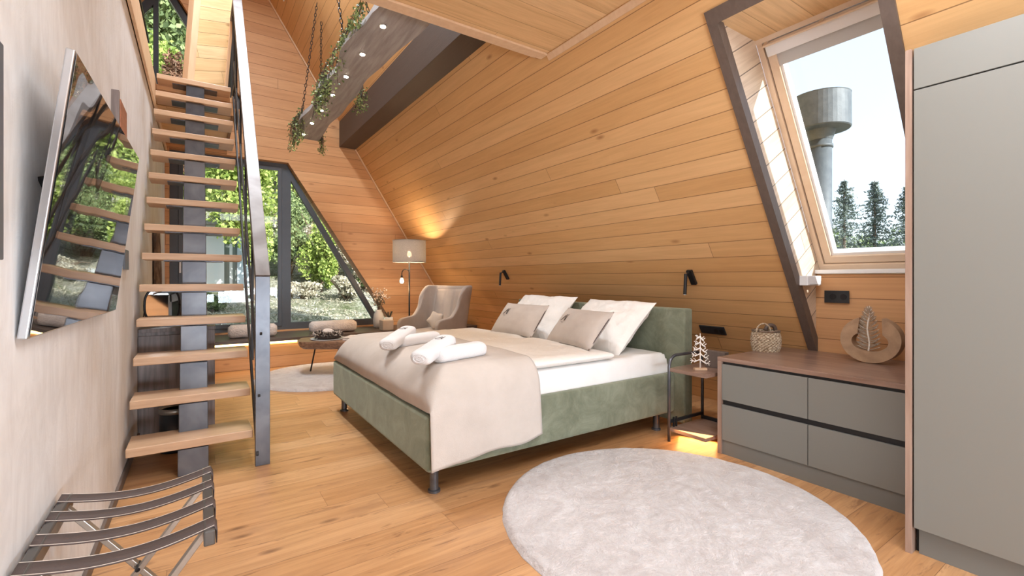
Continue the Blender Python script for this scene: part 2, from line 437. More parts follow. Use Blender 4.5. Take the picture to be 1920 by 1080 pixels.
# gable wall with its two openings
low = [(-0.31, 0.40), (-0.31, 2.86), (1.10, 2.86), (2.70, 0.40)]
upp = [(-1.31, 3.52), (-0.355, 5.08), (0.60, 3.52)]
outer = [(XW - 0.14, 0), (A_SL + 0.02, 0), (XW, RZ), (lslx(2.8), 2.8), (XW - 0.14, 2.8)]
gm = lambda a, b: (a, YG, b)
struct('wall_gable', MB().plate([outer, low, upp], gm, (0, 0.26, 0)), M['gable'])
# right roof slope with the dormer opening
DY0, DY1, DZ0, DZ1 = 0.80, 1.535, 0.60, 2.62
so = [(YB, -0.02), (YG + 0.1, -0.02), (YG + 0.1, RZ + 0.1), (YB, RZ + 0.1)]
dh = [(DY0 - 0.03, DZ0), (DY1 + 0.03, DZ0), (DY1 + 0.03, DZ1 + 0.03), (DY0 - 0.03, DZ1 + 0.03)]
sky1 = [(6.55, 4.98), (7.0, 4.98), (7.0, 5.9), (6.55, 5.9)]
struct('wall_slope', MB().plate([so, dh, sky1], lambda a, b: (slx(b), a, b), tuple(NO * 0.2)), M['slope'])
struct('wall_roof_left', MB().plate([[(YB, 2.7), (YG + 0.1, 2.7), (YG + 0.1, RZ + 0.1), (YB, RZ + 0.1)]], lambda a, b: (lslx(b), a, b), (-0.17, 0, 0.1)), M['slope'])
# little roof window high over the gallery: white frame edge
fr = MB()
for y0, y1, z0, z1 in ((6.53, 6.56, 4.96, 5.92), (6.99, 7.02, 4.96, 5.92), (6.53, 7.02, 4.95, 4.99), (6.53, 7.02, 5.89, 5.93)):
    fr.plate([[(y0, z0), (y1, z0), (y1, z1), (y0, z1)]], lambda a, b: (slx(b) - 0.012, a, b), tuple(NO * 0.16))
struct('window_4', fr, M['whitepl'])
struct('window_4_sun_block', MB().plate([[(6.5, 4.9), (7.05, 4.9), (7.05, 5.97), (6.5, 5.97)]], lambda a, b: (slx(b) + 0.15, a, b), tuple(NO * 0.05)), M['whitepl'])  # white board added behind the frame to keep the sun off the gable
# wall behind the camera, with an unseen opening added for the fill light to shine through
wo = [(XW - 0.14, 0), (A_SL + 0.02, 0), (XW, RZ), (lslx(2.8), 2.8), (XW - 0.14, 2.8)]
wh = [(0.1, 0.35), (2.6, 0.35), (2.6, 2.5), (0.1, 2.5)]
struct('wall_front', MB().plate([wo, wh], lambda a, b: (a, YB, b), (0, -0.2, 0)), M['gable'])
# low ceiling over the near half of the room
struct('ceiling', MB().prism([(XW, YB, 2.91), (slx(2.91) + 0.03, YB, 2.91), (slx(2.91) + 0.03, 2.92, 2.91), (XW, 2.92, 2.91)], (0, 0, 0.24)), M['soffit'])
struct('trim_1', MB().box(XW, slx(2.9) - 0.005, 2.84, 2.925, 2.893, 2.91).box(XW, slx(3.0), 2.92, 2.935, 2.893, 3.15), M['trimwood'], bevel=0.003)
struct('trim_2', MB().obox((slx(2.885), 0.2, 2.885), UP, (0, 1, 0), NO, 0.05, 5.3, 0.02), M['trimwood'], bevel=0.003)
# corner bead between gable wall and roof slope
z0, z1 = 0.05, 3.2
struct('trim_3', MB().bar((slx(z0) - 0.008, YG - 0.014, z0), (slx(z1) - 0.008, YG - 0.014, z1), 0.024, 0.024, up=(0, 1, 0)), M['trimwood'])
struct('trim_4', MB().bar((slx(3.75) - 0.008, YG - 0.014, 3.75), (slx(6.5) - 0.008, YG - 0.014, 6.5), 0.024, 0.024, up=(0, 1, 0)), M['trimwood'])
# gallery over the next room: floor edge above the plaster wall
struct('floor_gallery', MB().box(-2.9, XW - 0.06, YB, YG, 2.80, 3.09), M['trimwood'])
struct('trim_5', MB().box(XW - 0.06, XW + 0.012, YB, YG, ZL, 3.11).box(XW, XW + 0.026, YB, YG, ZL, 2.83), M['trimwood'], bevel=0.003)
# landing at the head of the stair
struct('ceiling_landing', MB().box(XW + 0.012, 0.30, 5.86, YG, 2.92, 3.09), M['soffit'])
struct('trim_6', MB().box(XW + 0.012, 0.33, YG - 0.06, YG, 2.865, 2.93).box(0.30, 0.33, 5.82, YG, 2.90, 3.12).box(XW + 0.012, 0.30, 5.83, 5.86, 2.90, 3.10), M['gable'], bevel=0.003)

# dormer lining
WO = 0.355                         # how far out the roof window sits from the slope
def wp(y, z, out=0.0):             # point on the window plane at height z
    x = 2.847 + 0.6235 * (2.629 - z)
    return Vector((x, y, z)) + NO * out
zt = DZ1
side = [(slx(DZ0), 0, DZ0), (slx(DZ1), 0, DZ1), (wp(0, DZ1).x, 0, DZ1), (wp(0, 1.19).x, 0, 1.19), (3.70, 0, 1.19), (3.70, 0, DZ0)]
struct('wall_dormer_left', MB().prism([(x, DY1, z) for x, _, z in side], (0, 0.03, 0)), M['reveal'])
struct('wall_dormer_right', MB().prism([(x, DY0, z) for x, _, z in side], (0, -0.03, 0)), M['reveal'])
struct('wall_dormer_front', MB().box(3.674, 3.74, DY0 - 0.03, DY1 + 0.03, 0.55, 1.185), M['gable'])
struct('ceiling_dormer', MB().box(slx(DZ1) - 0.0, wp(0, DZ1).x + 0.05, DY0 - 0.03, DY1 + 0.03, DZ1, DZ1 + 0.03), M['soffit'])
struct('trim_7', MB().box(3.655, 3.80, DY0, DY1, 1.187, 1.215), M['whitepl'], bevel=0.003)
# dark board framing the dormer opening
def on_slope(y, z, out): return Vector((slx(z), y, z)) + NO * out
def slope_board(mb, y0, y1, z0, z1, t):
    mb.plate([[(y0, z0), (y1, z0), (y1, z1), (y0, z1)]], lambda a, b: on_slope(a, b, -t), tuple(NO * (t + 0.05)))
tb = MB()
slope_board(tb, DY1 - 0.012, DY1 + 0.045, 0.637, 2.675, 0.016)
slope_board(tb, DY0 - 0.045, DY0 + 0.012, 0.637, 2.675, 0.016)
slope_board(tb, DY0 + 0.012, DY1 - 0.012, 2.605, 2.675, 0.016)
struct('trim_8', tb, M['darktrim'])

# windows ----------------------------------------------------------
def framepoly(mb, loops, y, t):
    mb.plate(loops, lambda a, b: (a, y, b), (0, t, 0))
# gable window: left sash, wide mullion, triangular right light
YF = 7.62
wf = MB()
o1 = [(-0.315, 0.385), (-0.315, 2.90), (1.075, 2.90), (2.545, 0.385)]
h1 = [(-0.17, 0.50), (-0.17, 2.76), (0.985, 2.76), (0.985, 0.50)]
h2 = [(1.155, 0.50), (1.155, 2.62), (2.385, 0.50)]
framepoly(wf, [o1, h1, h2], YF, 0.08)
w1 = struct('window_1', wf, M['frame'], bevel=0.004)
sh = MB(); framepoly(sh, [[(-0.215, 0.455), (-0.215, 2.80), (1.03, 2.80), (1.03, 0.455)], [(-0.165, 0.51), (-0.165, 2.75), (0.98, 2.75), (0.98, 0.51)]], YF - 0.02, 0.05)
sh.build('window_sash', M['frame'], w1, bevel=0.004)
pg = MB().box(-0.17, 0.985, YF + 0.035, YF + 0.043, 0.50, 2.76); pg.build('window_pane', M['glass'], w1)
MB().prism([(1.155, YF + 0.035, 0.5), (1.155, YF + 0.035, 2.62), (2.385, YF + 0.035, 0.5)], (0, 0.008, 0)).build('window_pane', M['glass'], w1)
MB().box(-0.205, -0.185, YF - 0.035, YF - 0.02, 1.32, 1.40).box(-0.205, -0.185, YF - 0.06, YF - 0.045, 1.23, 1.37).box(-0.2, -0.19, YF - 0.05, YF - 0.03, 1.35, 1.37).build('window_handle', M['whitepl'], w1, bevel=0.002)
# upper gable window (triangle under the ridge)
uf = MB()
framepoly(uf, [[(-1.33, 3.50), (-0.355, 5.10), (0.62, 3.50)], [(-1.14, 3.62), (-0.48, 4.70), (-0.48, 3.62)], [(-0.425, 3.62), (-0.425, 4.79), (-0.355, 4.90), (0.43, 3.62)]], YF - 0.04, 0.08)
w2 = struct('window_2', uf, M['black'], bevel=0.003)
MB().prism([(-1.14, YF, 3.62), (-0.48, YF, 4.70), (-0.48, YF, 3.62)], (0, 0.008, 0)).build('window_pane', M['glass'], w2)
MB().prism([(-0.425, YF, 3.62), (-0.425, YF, 4.79), (-0.355, YF, 4.90), (0.43, YF, 3.62)], (0, 0.008, 0)).build('window_pane', M['glass'], w2)
# roof window in the dormer
def wplate(mb, loops, out, t):
    mb.plate(loops, lambda a, b: tuple(wp(a, b, out)), tuple(NO * t))
def rect(y0, y1, z0, z1): return [(y0, z0), (y1, z0), (y1, z1), (y0, z1)]
WZ0, WZ1 = 1.215, 2.625
rf = MB(); wplate(rf, [rect(DY0, DY1, WZ0, WZ1), rect(DY0 + 0.035, DY1 - 0.035, WZ0 + 0.035, WZ1 - 0.03)], 0.0, 0.11)
w3 = struct('window_3', rf, M['sashwood'], bevel=0.003)
rs = MB(); wplate(rs, [rect(DY0 + 0.04, DY1 - 0.04, WZ0 + 0.04, WZ1 - 0.035), rect(DY0 + 0.09, DY1 - 0.09, WZ0 + 0.085, WZ1 - 0.085)], 0.012, 0.06)
rs.build('window_sash', M['sashwood'], w3, bevel=0.004)
rg = MB(); wplate(rg, [rect(DY0 + 0.088, DY1 - 0.088, WZ0 + 0.083, WZ1 - 0.083), rect(DY0 + 0.105, DY1 - 0.105, WZ0 + 0.10, WZ1 - 0.10)], 0.03, 0.06)
rg.build('glazing_bead', M['whitepl'], w3)
rp = MB(); wplate(rp, [rect(DY0 + 0.1, DY1 - 0.1, WZ0 + 0.09, WZ1 - 0.09)], 0.055, 0.006); rp.build('window_pane', M['roofglass'], w3)
# roller blind cassette and hem
rb = MB(); wplate(rb, [rect(DY0 + 0.05, DY1 - 0.05, WZ1 - 0.105, WZ1 - 0.05)], -0.018, 0.03)
rb.build('blind_cassette', M['whitepl'], w3, bevel=0.008)
rb = MB(); wplate(rb, [rect(DY0 + 0.09, DY1 - 0.09, WZ1 - 0.17, WZ1 - 0.10)], 0.02, 0.008)
M['blind'] = plain('grey_blind_fabric', (0.55, 0.55, 0.55), 0.7)
rb.build('blind_fabric', M['blind'], w3)
bar = MB(); bar.cyl(wp(DY0 + 0.06, WZ1 - 0.045, -0.045), wp(DY1 - 0.06, WZ1 - 0.045, -0.045), 0.007, 10)
for yy in (DY0 + 0.12, 1.17, DY1 - 0.06): bar.bar(wp(yy, WZ1 - 0.045, -0.045), wp(yy, WZ1 - 0.03, 0.012), 0.018, 0.008)
bar.build('handle_bar', M['sashwood'], w3)

# dark purlin under the slope
struct('trim_9', MB().prism([(1.825, 2.0, 3.205), (slx(3.205) + 0.06, 2.0, 3.205), (slx(3.69) + 0.06, 2.0, 3.69), (1.825, 2.0, 3.69)], (0, YG - 2.0, 0)), M['beamwood'], bevel=0.012)

# boarded panel at the stair head
pa = Vector((-0.097, 5.9, 3.10)); hd = Vector((0.8, 0.6, 0)); rt = Vector((math.cos(THETA), -math.sin(THETA), 0))
upv = Vector((0, 0, 1)) + rt * 0.085
nn = hd.cross(upv).normalized()
pl = MB(); hh = 1.75
pl.prism([pa, pa + hd * 0.44, pa + hd * 0.44 + upv * hh, pa + upv * hh], nn * -0.05)
pnl = struct('wall_stair_head', pl, M['panel'])
tr = MB()
for k0, k1 in ((-0.01, 0.06), (0.41, 0.445)):
    tr.prism([pa + hd * k0 + nn * 0.012, pa + hd * k1 + nn * 0.012, pa + hd * k1 + upv * hh + nn * 0.012, pa + hd * k0 + upv * hh + nn * 0.012], nn * -0.08)
struct('trim_10', tr, M['trimwood'], bevel=0.002)

# ================================================================== STAIR
Y0, RUN, ZT0, RISE = 3.2976, 0.1793, 0.211, 0.2252
st = thing('staircase', 'open staircase of oak treads on a dark steel spine beside the plaster wall', 'staircase', (0, 3.3, 0))
for k in range(14):
    y = Y0 + RUN * k; z = ZT0 + RISE * k
    t = MB().box(-0.33, 0.284, y, y + 0.27, z - 0.048, z).build('tread', M['tread'], st, bevel=0.004)
    MB().box(-0.21, 0.165, y + 0.06, y + 0.22, z - 0.056, z - 0.048).build('tread_plate', M['steel'], t)
spine = MB()
for k in range(-1, 13):
    y = Y0 + RUN * k; z = ZT0 + RISE * k
    zb = 0.0 if k < 0 else z - 0.056
    zt_ = ZT0 + RISE * (k + 1) - 0.056
    yy = y + 0.195
    spine.box(-0.098, 0.054, yy, yy + 0.10, max(zb, 0), zt_)
    if k >= 0: spine.box(-0.098, 0.054, yy - 0.13, yy + 0.10, z - 0.12, z - 0.056)
spine.build('spine', M['steel'], st, bevel=0.004)

rl = thing('stair_railing', 'dark steel railing with a tall flat post rising along the open staircase', 'railing', (0.328, 3.28, 0))
XR0, XR1 = 0.292, 0.372
MB().box(XR0, XR1, 3.235, 3.275, 0, 1.172).build('post', M['steel'], rl, bevel=0.002)
def ry(z, dz): return 3.24 + (z - dz) / RISE * RUN
def rail(z0, z1, dz, w, t, name, mat, x=0.332):
    MB().bar((x, ry(z0, dz), z0), (x, ry(z1, dz), z1), w, t).build(name, mat, rl, bevel=0.002)
rail(1.16, 4.10, 1.16, 0.08, 0.045, 'handrail', M['steelrail'])
rail(0.06, 3.02, 0.06, 0.014, 0.05, 'lower_rail', M['black'], 0.303)
rail(0.42, 3.40, 0.42, 0.014, 0.035, 'middle_rail', M['black'], 0.312)
rail(0.80, 3.75, 0.80, 0.014, 0.035, 'middle_rail', M['black'], 0.322)
for k in range(2, 14, 3):
    y = Y0 + RUN * k + 0.02; zc = (y - 3.24) / RUN * RISE
    MB().box(0.306, 0.322, y, y + 0.02, zc + 0.04, zc + 1.14).build('baluster', M['black'], rl)
gl = thing('landing_railing', 'dark steel railing guarding the landing at the head of the stair', 'railing', (0.33, 6.5, 3.09))
MB().box(0.30, 0.345, 5.62, 7.48, 4.05, 4.09).build('handrail', M['steelrail'], gl)
for i in range(12):
    y = 5.64 + i * 0.165
    MB().box(0.313, 0.329, y, y + 0.012, 3.09, 4.05).build('baluster', M['black'], gl)
MB().box(0.31, 0.332, 5.62, 7.48, 3.16, 3.18).build('bottom_rail', M['black'], gl)
g2 = thing('gallery_railing', 'dark steel railing of the gallery above the plaster wall, left of the triangular window', 'railing', (-0.5, 6.0, 3.2))
MB().box(-0.54, -0.50, 4.2, 7.3, 4.08, 4.12).build('handrail', M['black'], g2)
for i in range(9):
    y = 4.25 + i * 0.37
    MB().box(-0.53, -0.51, y, y + 0.03, 3.2, 4.08).build('baluster', M['black'], g2)

# ================================================================== TV WALL
M['silver'] = plain('brushed_silver_edge', (0.55, 0.57, 0.60), 0.3, metal=0.9)
tv = thing('television', 'large black flat television tilted forward from the plaster wall, mirroring the stair', 'television', (-0.32, 2.15, 1.0))
SC = 1.03
tb0 = Vector((-0.324, 1.5, 1.011)); tb1 = Vector((-0.303, 2.687, 1.011)); tt0 = Vector((-0.242, 1.5, 1.697)); tt1 = Vector((-0.221, 2.687, 1.697))
cp = Vector((0, 0, H))
q = [cp + (p - cp) * SC for p in (tb0, tb1, tt1, tt0)]
tn = (q[1] - q[0]).cross(q[3] - q[0]).normalized()
if tn.x < 0: tn = -tn
MB().prism(q, tn * -0.018).build('body', M['silver'], tv, bevel=0.003)
ctr = sum(q, Vector()) / 4
scr = [ctr + (p - ctr) * 0.985 + tn * 0.0015 for p in q]
def screen_mat():
    m, N, L, B = new_mat('glossy_black_screen')
    B.inputs['Base Color'].default_value = (0.012, 0.011, 0.012, 1); B.inputs['Roughness'].default_value = 0.015
    B.inputs['Specular IOR Level'].default_value = 1.0; B.inputs['IOR'].default_value = 2.2
    B.inputs['Coat Weight'].default_value = 0.5; B.inputs['Coat Roughness'].default_value = 0.01
    bump(N, L, B, noise_n(N, L, scaled(N, L, objc(N), (1, 1.0, 1.3)), 1.9, 1, 0.3, 0.3), 0.075, 0.08)
    return m
M['screen'] = screen_mat()
MB().prism(scr, tn * 0.001).build('screen', M['screen'], tv)
br = MB()
for yy in (1.95, 2.35):
    br.box(XW + 0.001, XW + 0.012, yy - 0.02, yy + 0.02, 1.2, 1.62)
br.box(XW + 0.001, XW + 0.02, 1.9, 2.4, 1.44, 1.48).box(XW + 0.001, XW + 0.02, 1.9, 2.4, 1.28, 1.32)
br.bar((XW + 0.01, 1.95, 1.54), (-0.30, 1.95, 1.54), 0.03, 0.03).bar((XW + 0.01, 2.35, 1.54), (-0.29, 2.35, 1.54), 0.03, 0.03)
br.bar((XW + 0.01, 1.74, 1.40), (-0.302, 1.77, 1.42), 0.02, 0.05).bar((XW + 0.01, 1.74, 1.31), (-0.318, 1.77, 1.31), 0.02, 0.03)
br.build('wall_bracket', M['black'], tv)
tag(MB().box(XW, XW + 0.035, 0.65, 1.333, 1.188, 1.616).build('wall_panel', M['frame'], bevel=0.002),
    'slim dark grey framed panel on the plaster wall, at the left edge before the television', 'panel')
wo_ = thing('wall_ornament', 'small reddish wooden plank ornament on the plaster wall behind the television', 'ornament', (XW + 0.01, 3.6, 1.92))
MB().box(XW, XW + 0.03, 3.01, 3.035, 1.85, 2.09).build('post', M['greyoak'], wo_)
M['redwood'] = plain('reddish_wood', (0.42, 0.17, 0.09), 0.45, var=0.6, vscale=8, stretch=(1, 1, 5))
MB().box(XW, XW + 0.028, 3.10, 3.345, 1.85, 2.075).build('board', M['redwood'], wo_, bevel=0.004)
tag(MB().box(XW, XW + 0.012, 3.43, 3.60, 1.205, 1.32).build('wall_panel', M['frame'], bevel=0.002),
    'small dark control panel on the plaster wall beside the lower stair treads', 'control panel')
lg = MB()
lg.grid(lambda u, v: (XW + 0.012 + 0.045 * math.sin(PI * u) * (1 + 0.15 * math.sin(9 * v + 4 * u)), 5.50 + 0.17 * u + 0.012 * math.sin(11 * v), 0.002 + v * 1.66), 9, 24)
M['bark'] = plain('weathered_bark', (0.24, 0.17, 0.12), 0.8, var=1, vscale=9, vcol=(0.09, 0.06, 0.045), stretch=(3, 3, 1), bmp=0.8, bscale=20)
tag(lg.build('driftwood_plank', M['bark'], smooth=True, solid=0.012), 'weathered brown driftwood plank standing against the plaster wall behind the stair', 'wood decoration')

# cabinet behind the stair with mirror, and waste bin
cb = thing('storage_cabinet', 'grey brown wood cabinet standing behind the lower stair treads', 'cabinet', (-0.12, 4.4, 0))
MB().box(XW + 0.003, 0.105, 4.235, 4.78, 0.0, 0.765).build('body', M['greyoak'], cb)
MB().box(XW + 0.003, 0.112, 4.215, 4.80, 0.765, 0.792).build('cabinet_top', M['greyoak'], cb, bevel=0.002)
MB().box(XW + 0.003, 0.045, 4.218, 4.235, 0.03, 0.74).build('door', M['greyoak'], cb, bevel=0.002)
MB().box(0.05, 0.108, 4.213, 4.235, 0.0, 0.765).build('side_panel', M['greyoak'], cb, bevel=0.002)
mr = thing('table_mirror', 'oval tabletop mirror in a black frame on the grey brown cabinet', 'mirror', (-0.23, 4.40, 0.792))
def oval(n, a, b, e=2.6):
    out = []
    for i in range(n):
        t = 2 * PI * i / n; c, s_ = math.cos(t), math.sin(t)
        out.append((a * math.copysign(abs(c) ** (2 / e), c), b * math.copysign(abs(s_) ** (2 / e), s_)))
    return out
ov = oval(40, 0.108, 0.135)
mz = 0.95; tl = math.radians(3.1)
def mp(x, z, d=0): return (-0.223 + x * 0.98, 4.40 + z * math.sin(tl) + x * 0.137 + d, mz + z * math.cos(tl))
M['mirror'] = plain('mirror_glass', (0.75, 0.8, 0.82), 0.04, metal=1.0)
fm = MB(); fm.tube([mp(x, z) for x, z in ov] + [mp(*ov[0])], 0.008, 8); fm.build('frame', M['black'], mr, smooth=True)
MB().prism([mp(x * 0.97, z * 0.97, 0.0) for x, z in ov], (0, 0.006, 0)).build('mirror_glass', M['mirror'], mr)
MB().tube([(-0.345, 4.40, 0.792), (-0.325, 4.405, 0.95)], 0.005, 6).tube([(-0.10, 4.42, 0.792), (-0.12, 4.415, 0.95)], 0.005, 6).tube([(-0.345, 4.40, 0.797), (-0.1, 4.42, 0.797)], 0.005, 6).build('stand', M['bark'], mr)
bn = thing('waste_bin', 'black pedal waste bin with a grey rim on the floor behind the bottom tread', 'bin', (-0.125, 3.86, 0))
MB().lathe((-0.125, 3.86, 0), [(0.085, 0.002), (0.088, 0.02), (0.088, 0.27)], 28).build('body', M['blackplastic'], bn, smooth=True)
MB().lathe((-0.125, 3.86, 0), [(0.089, 0.255), (0.093, 0.26), (0.093, 0.29), (0.088, 0.292), (0.084, 0.27)], 28).build('rim', M['rackmetal'], bn, smooth=True)
MB().lathe((-0.125, 3.86, 0), [(0.0, 0.275), (0.086, 0.275)], 28).build('inner_lid', M['black'], bn)

# ================================================================== BENCH under the gable window
struct('trim_11', MB().box(XW + 0.0, slx(0.35), 6.74, YG + 0.11, 0.0, 0.30), M['gable'])
bench = struct('window_sill', MB().box(XW + 0.0, slx(0.41) , 6.66, YG + 0.13, 0.345, 0.385), plain('dark_ledge', (0.115, 0.085, 0.07), 0.4, var=0.6, vscale=4, stretch=(0.6, 6, 6)), bevel=0.003)
bench.name = 'trim_12'
struct('trim_13', MB().box(XW + 0.0, slx(0.35), 6.78, YG + 0.11, 0.30, 0.345), M['gable'])
led = tag(MB().box(XW + 0.35, 2.95, 6.735, 6.752, 0.312, 0.338).build('light_strip', emis('warm_led_strip', (1.0, 0.72, 0.30), 4.0)), 'warm glowing light strip under the front edge of the window bench', 'light strip')
light('strip_glow', 'AREA', (1.3, 6.70, 0.335), 1.0, (1.0, 0.74, 0.36), size=(3.2, 0.04), direction=(0, 0.12, -1))

def bolster(name, x0, x1, y, z, r, label):
    L_ = x1 - x0
    def fn(u, v):
        a = 2 * PI * u; e = abs(2 * v - 1)
        rr = r * (1 - 0.35 * max(0, (e - 0.86) / 0.14) ** 2) * (1 + 0.06 * noise.noise(Vector((math.cos(a) * 2, math.sin(a) * 2, v * 6))))
        ca, sa = math.cos(a), math.sin(a)
        k = (abs(ca) ** 3 + abs(sa) ** 3) ** (-1 / 3)
        return (x0 + L_ * v, y + rr * k * ca * 1.25, z + r + rr * k * sa * 0.98)
    mb = MB().grid(fn, 28, 20, True)
    n = len(mb.v)
    mb.f.append(tuple(i * 20 for i in range(28))); mb.f.append(tuple(i * 20 + 19 for i in range(28)))
    return tag(mb.build('rolled_fleece', M['fleece'], smooth=True), label, 'fleece', 'rolled fleeces on the window bench')
bolster('a', 0.32, 0.88, 6.98, 0.386, 0.085, 'rolled pale fleece on the window bench behind the stair post')
bolster('b', 1.30, 1.93, 6.98, 0.386, 0.085, 'rolled pale fleece on the window bench behind the coffee table')

# vase with dried flowers, little pot and fabric basket
vs = thing('flower_vase', 'white ribbed vase of dried pale flowers at the right end of the window bench', 'vase', (2.33, 7.15, 0.386))
M['ceram'] = plain('matt_white_ceramic', (0.60, 0.60, 0.60), 0.5, bmp=0.1)
MB().lathe((2.33, 7.15, 0.386), [(0.05, 0), (0.078, 0.03), (0.085, 0.12), (0.07, 0.22), (0.045, 0.27), (0.048, 0.285), (0.04, 0.285), (0.036, 0.26)], 24).build('vase_body', M['ceram'], vs, smooth=True)
stems = MB(); fpos = []; lpos = []
for i in range(26):
    a = random.uniform(0, 2 * PI); sp = random.uniform(0.02, 0.2); hh_ = random.uniform(0.18, 0.42)
    p0 = Vector((2.33, 7.15, 0.62)); p1 = p0 + Vector((math.cos(a) * sp, math.sin(a) * sp * 0.7, hh_))
    mid = (p0 + p1) / 2 + Vector((0, 0, 0.05))
    stems.tube([p0, mid, p1], 0.0022, 4)
    for j in range(3): fpos.append(p1 + Vector((random.uniform(-.03, .03), random.uniform(-.03, .03), random.uniform(-.05, .02))))
    for j in range(3): lpos.append(mid + Vector((random.uniform(-.05, .05), random.uniform(-.05, .05), random.uniform(-.06, .08))))
stems.build('stems', M['bark'], vs)
def scatter(name, mb, mat, pos, parent):
    first = mb.build(name, mat, parent); off = WLOC[parent.name]
    for i, p in enumerate(pos):
        o = first if i == 0 else first.copy()
        if i: COL.objects.link(o)
        o.location = p - off; k = random.uniform(0.7, 1.2); o.scale = (k, k, k)
        o.rotation_euler = (random.uniform(-1, 1), random.uniform(-1, 1), random.uniform(0, 6))
fz = MB().lathe(WLOC[vs.name], [(0, -0.011), (0.013, 0.001), (0.007, 0.008), (0, 0.009)], 7)
scatter('flower', fz, plain('dried_cream_flower', (0.72, 0.60, 0.48), 0.8), fpos, vs)
lz = MB().obox(WLOC[vs.name], (1, 0, 0), (0, 1, 0), (0, 0, 1), 0.04, 0.014, 0.0015)
scatter('leaf', lz, plain('dry_grey_leaf', (0.16, 0.15, 0.10), 0.7), lpos, vs)
pt = thing('small_pot', 'small white pot with dark sprigs beside the white vase', 'pot', (2.47, 7.08, 0.386))
MB().lathe((2.47, 7.08, 0.386), [(0.05, 0), (0.062, 0.17), (0.056, 0.17), (0.05, 0.15)], 20).build('pot_body', M['ceram'], pt, smooth=True)
sp_ = MB()
for i in range(24):
    a = random.uniform(0, 6.28); sp_.tube([(2.47, 7.08, 0.53), (2.47 + 0.06 * math.cos(a), 7.08 + 0.06 * math.sin(a), 0.60 + random.random() * 0.05)], 0.004, 4)
sp_.build('sprig', plain('dark_sprig', (0.06, 0.065, 0.045), 0.7), pt)
fb = MB(); fb.box(2.25, 2.42, 6.72, 6.88, 0.386, 0.54)
tag(fb.build('fabric_basket', M['boucle'], bevel=0.012, seg=3), 'small beige fabric basket on the window bench beside the armchair', 'basket')

# ================================================================== RUGS
def rug(name, c, rx, ry, label, grp, seed):
    def fn(u, v):
        a = 2 * PI * u; r = v
        wob = 1 + 0.006 * noise.noise(Vector((math.cos(a) * 12 + seed, math.sin(a) * 12, 0)))
        x = c[0] + rx * r * wob * math.cos(a); y = c[1] + ry * r * wob * math.sin(a)
        e = max(0, (r - 0.965) / 0.035)
        z = 0.026 * math.sqrt(max(0, 1 - e * e)) + 0.004 * noise.noise(Vector((x * 22, y * 22, seed))) * (1 - e) + 0.004 * noise.noise(Vector((x * 6, y * 6, seed)))  * (1 - e)
        return (x, y, max(z, 0.001))
    mb = MB().grid(fn, 220, 70, True)
    return tag(mb.build(name, M['rug'], smooth=True, fix=False), label, 'rug', grp)
rug('round_rug', (1.925, 1.46), 0.822, 0.822, 'large round pale shaggy rug on the oak floor before the grey dresser', None, 3)
rug('round_rug', (1.33, 5.80), 0.83, 0.83, 'round pale rug under the coffee table by the gable window', None, 9)

# ================================================================== BED
bx0, bx1, by0, by1 = 0.985, 3.02, 2.24, 4.27
bed = thing('bed', 'double bed in sage green velvet with a tall headboard against the sloping wall', 'bed', (2.0, 3.25, 0))
fr_ = MB()
t_ = 0.055
fr_.plate([[(bx0, by0), (bx1, by0), (bx1, by1), (bx0, by1)], [(bx0 + t_, by0 + t_), (bx1 - t_, by0 + t_), (bx1 - t_, by1 - t_), (bx0 + t_, by1 - t_)]], lambda a, b: (a, b, 0.135), (0, 0, 0.30))
fr_.box(bx0 + 0.05, bx1 - 0.05, by0 + 0.05, by1 - 0.05, 0.15, 0.30)
fr_.build('bed_frame', M['velvet'], bed, bevel=0.022, seg=4, smooth=False)
MB().box(3.02, 3.12, 2.155, 4.33, 0.06, 0.925).build('headboard', M['velvet'], bed, bevel=0.014, seg=3)
for x, y in ((1.06, 2.32), (1.06, 4.18), (2.9, 2.32), (2.9, 4.18), (2.0, 3.25)):
    l_ = MB(); l_.lathe((x, y, 0), [(0.034, 0), (0.034, 0.012), (0.024, 0.016), (0.024, 0.14), (0.03, 0.14), (0.03, 0.15)], 20)
    l_.build('leg', M['steel'], bed, smooth=False)
def softbox(x0, x1, y0, y1, z0, z1, r, wr=0.0, nx=46, ny=46, seed=0, zf=None):
    """closed soft slab with rounded rim"""
    def top(u, v):
        x = x0 + (x1 - x0) * u; y = y0 + (y1 - y0) * v
        d = min(x - x0, x1 - x, y - y0, y1 - y)
        e = 1 - max(0, min(1, d / r)); z = z1 - (z1 - z0) * 0.5 * (1 - math.sqrt(max(0, 1 - e * e)))
        if zf: z += zf(x, y)
        z += wr * (noise.noise(Vector((x * 5, y * 5, seed))) + 0.5 * noise.noise(Vector((x * 13, y * 9, seed + 4))) + 0.3 * noise.noise(Vector((x * 25, y * 32, seed + 4)))) * (1 - e)
        return (x, y, z)
    def bot(u, v):
        x = x0 + (x1 - x0) * u; y = y0 + (y1 - y0) * v
        d = min(x - x0, x1 - x, y - y0, y1 - y); e = 1 - max(0, min(1, d / r))
        return (x, y, z0 + (z1 - z0) * 0.5 * (1 - math.sqrt(max(0, 1 - e * e))))
    def g(f):  # denser near rim
        return lambda u, v: f(0.5 - 0.5 * math.cos(PI * u), 0.5 - 0.5 * math.cos(PI * v))
    mb = MB().grid(g(top), nx, ny); mb.grid(g(bot), nx, ny); return mb
softbox(1.05, 3.0, by0 + 0.045, by1 - 0.045, 0.30, 0.582, 0.035, 0.002).build('mattress', M['mattress'], bed, smooth=True)
def duz(x, y):
    z = 0
    for yc in (3.25,):
        z -= 0.018 * math.exp(-((y - yc) / 0.05) ** 2)
    z += 0.012 * math.sin(PI * (y - by0) / (by1 - by0))
    return z
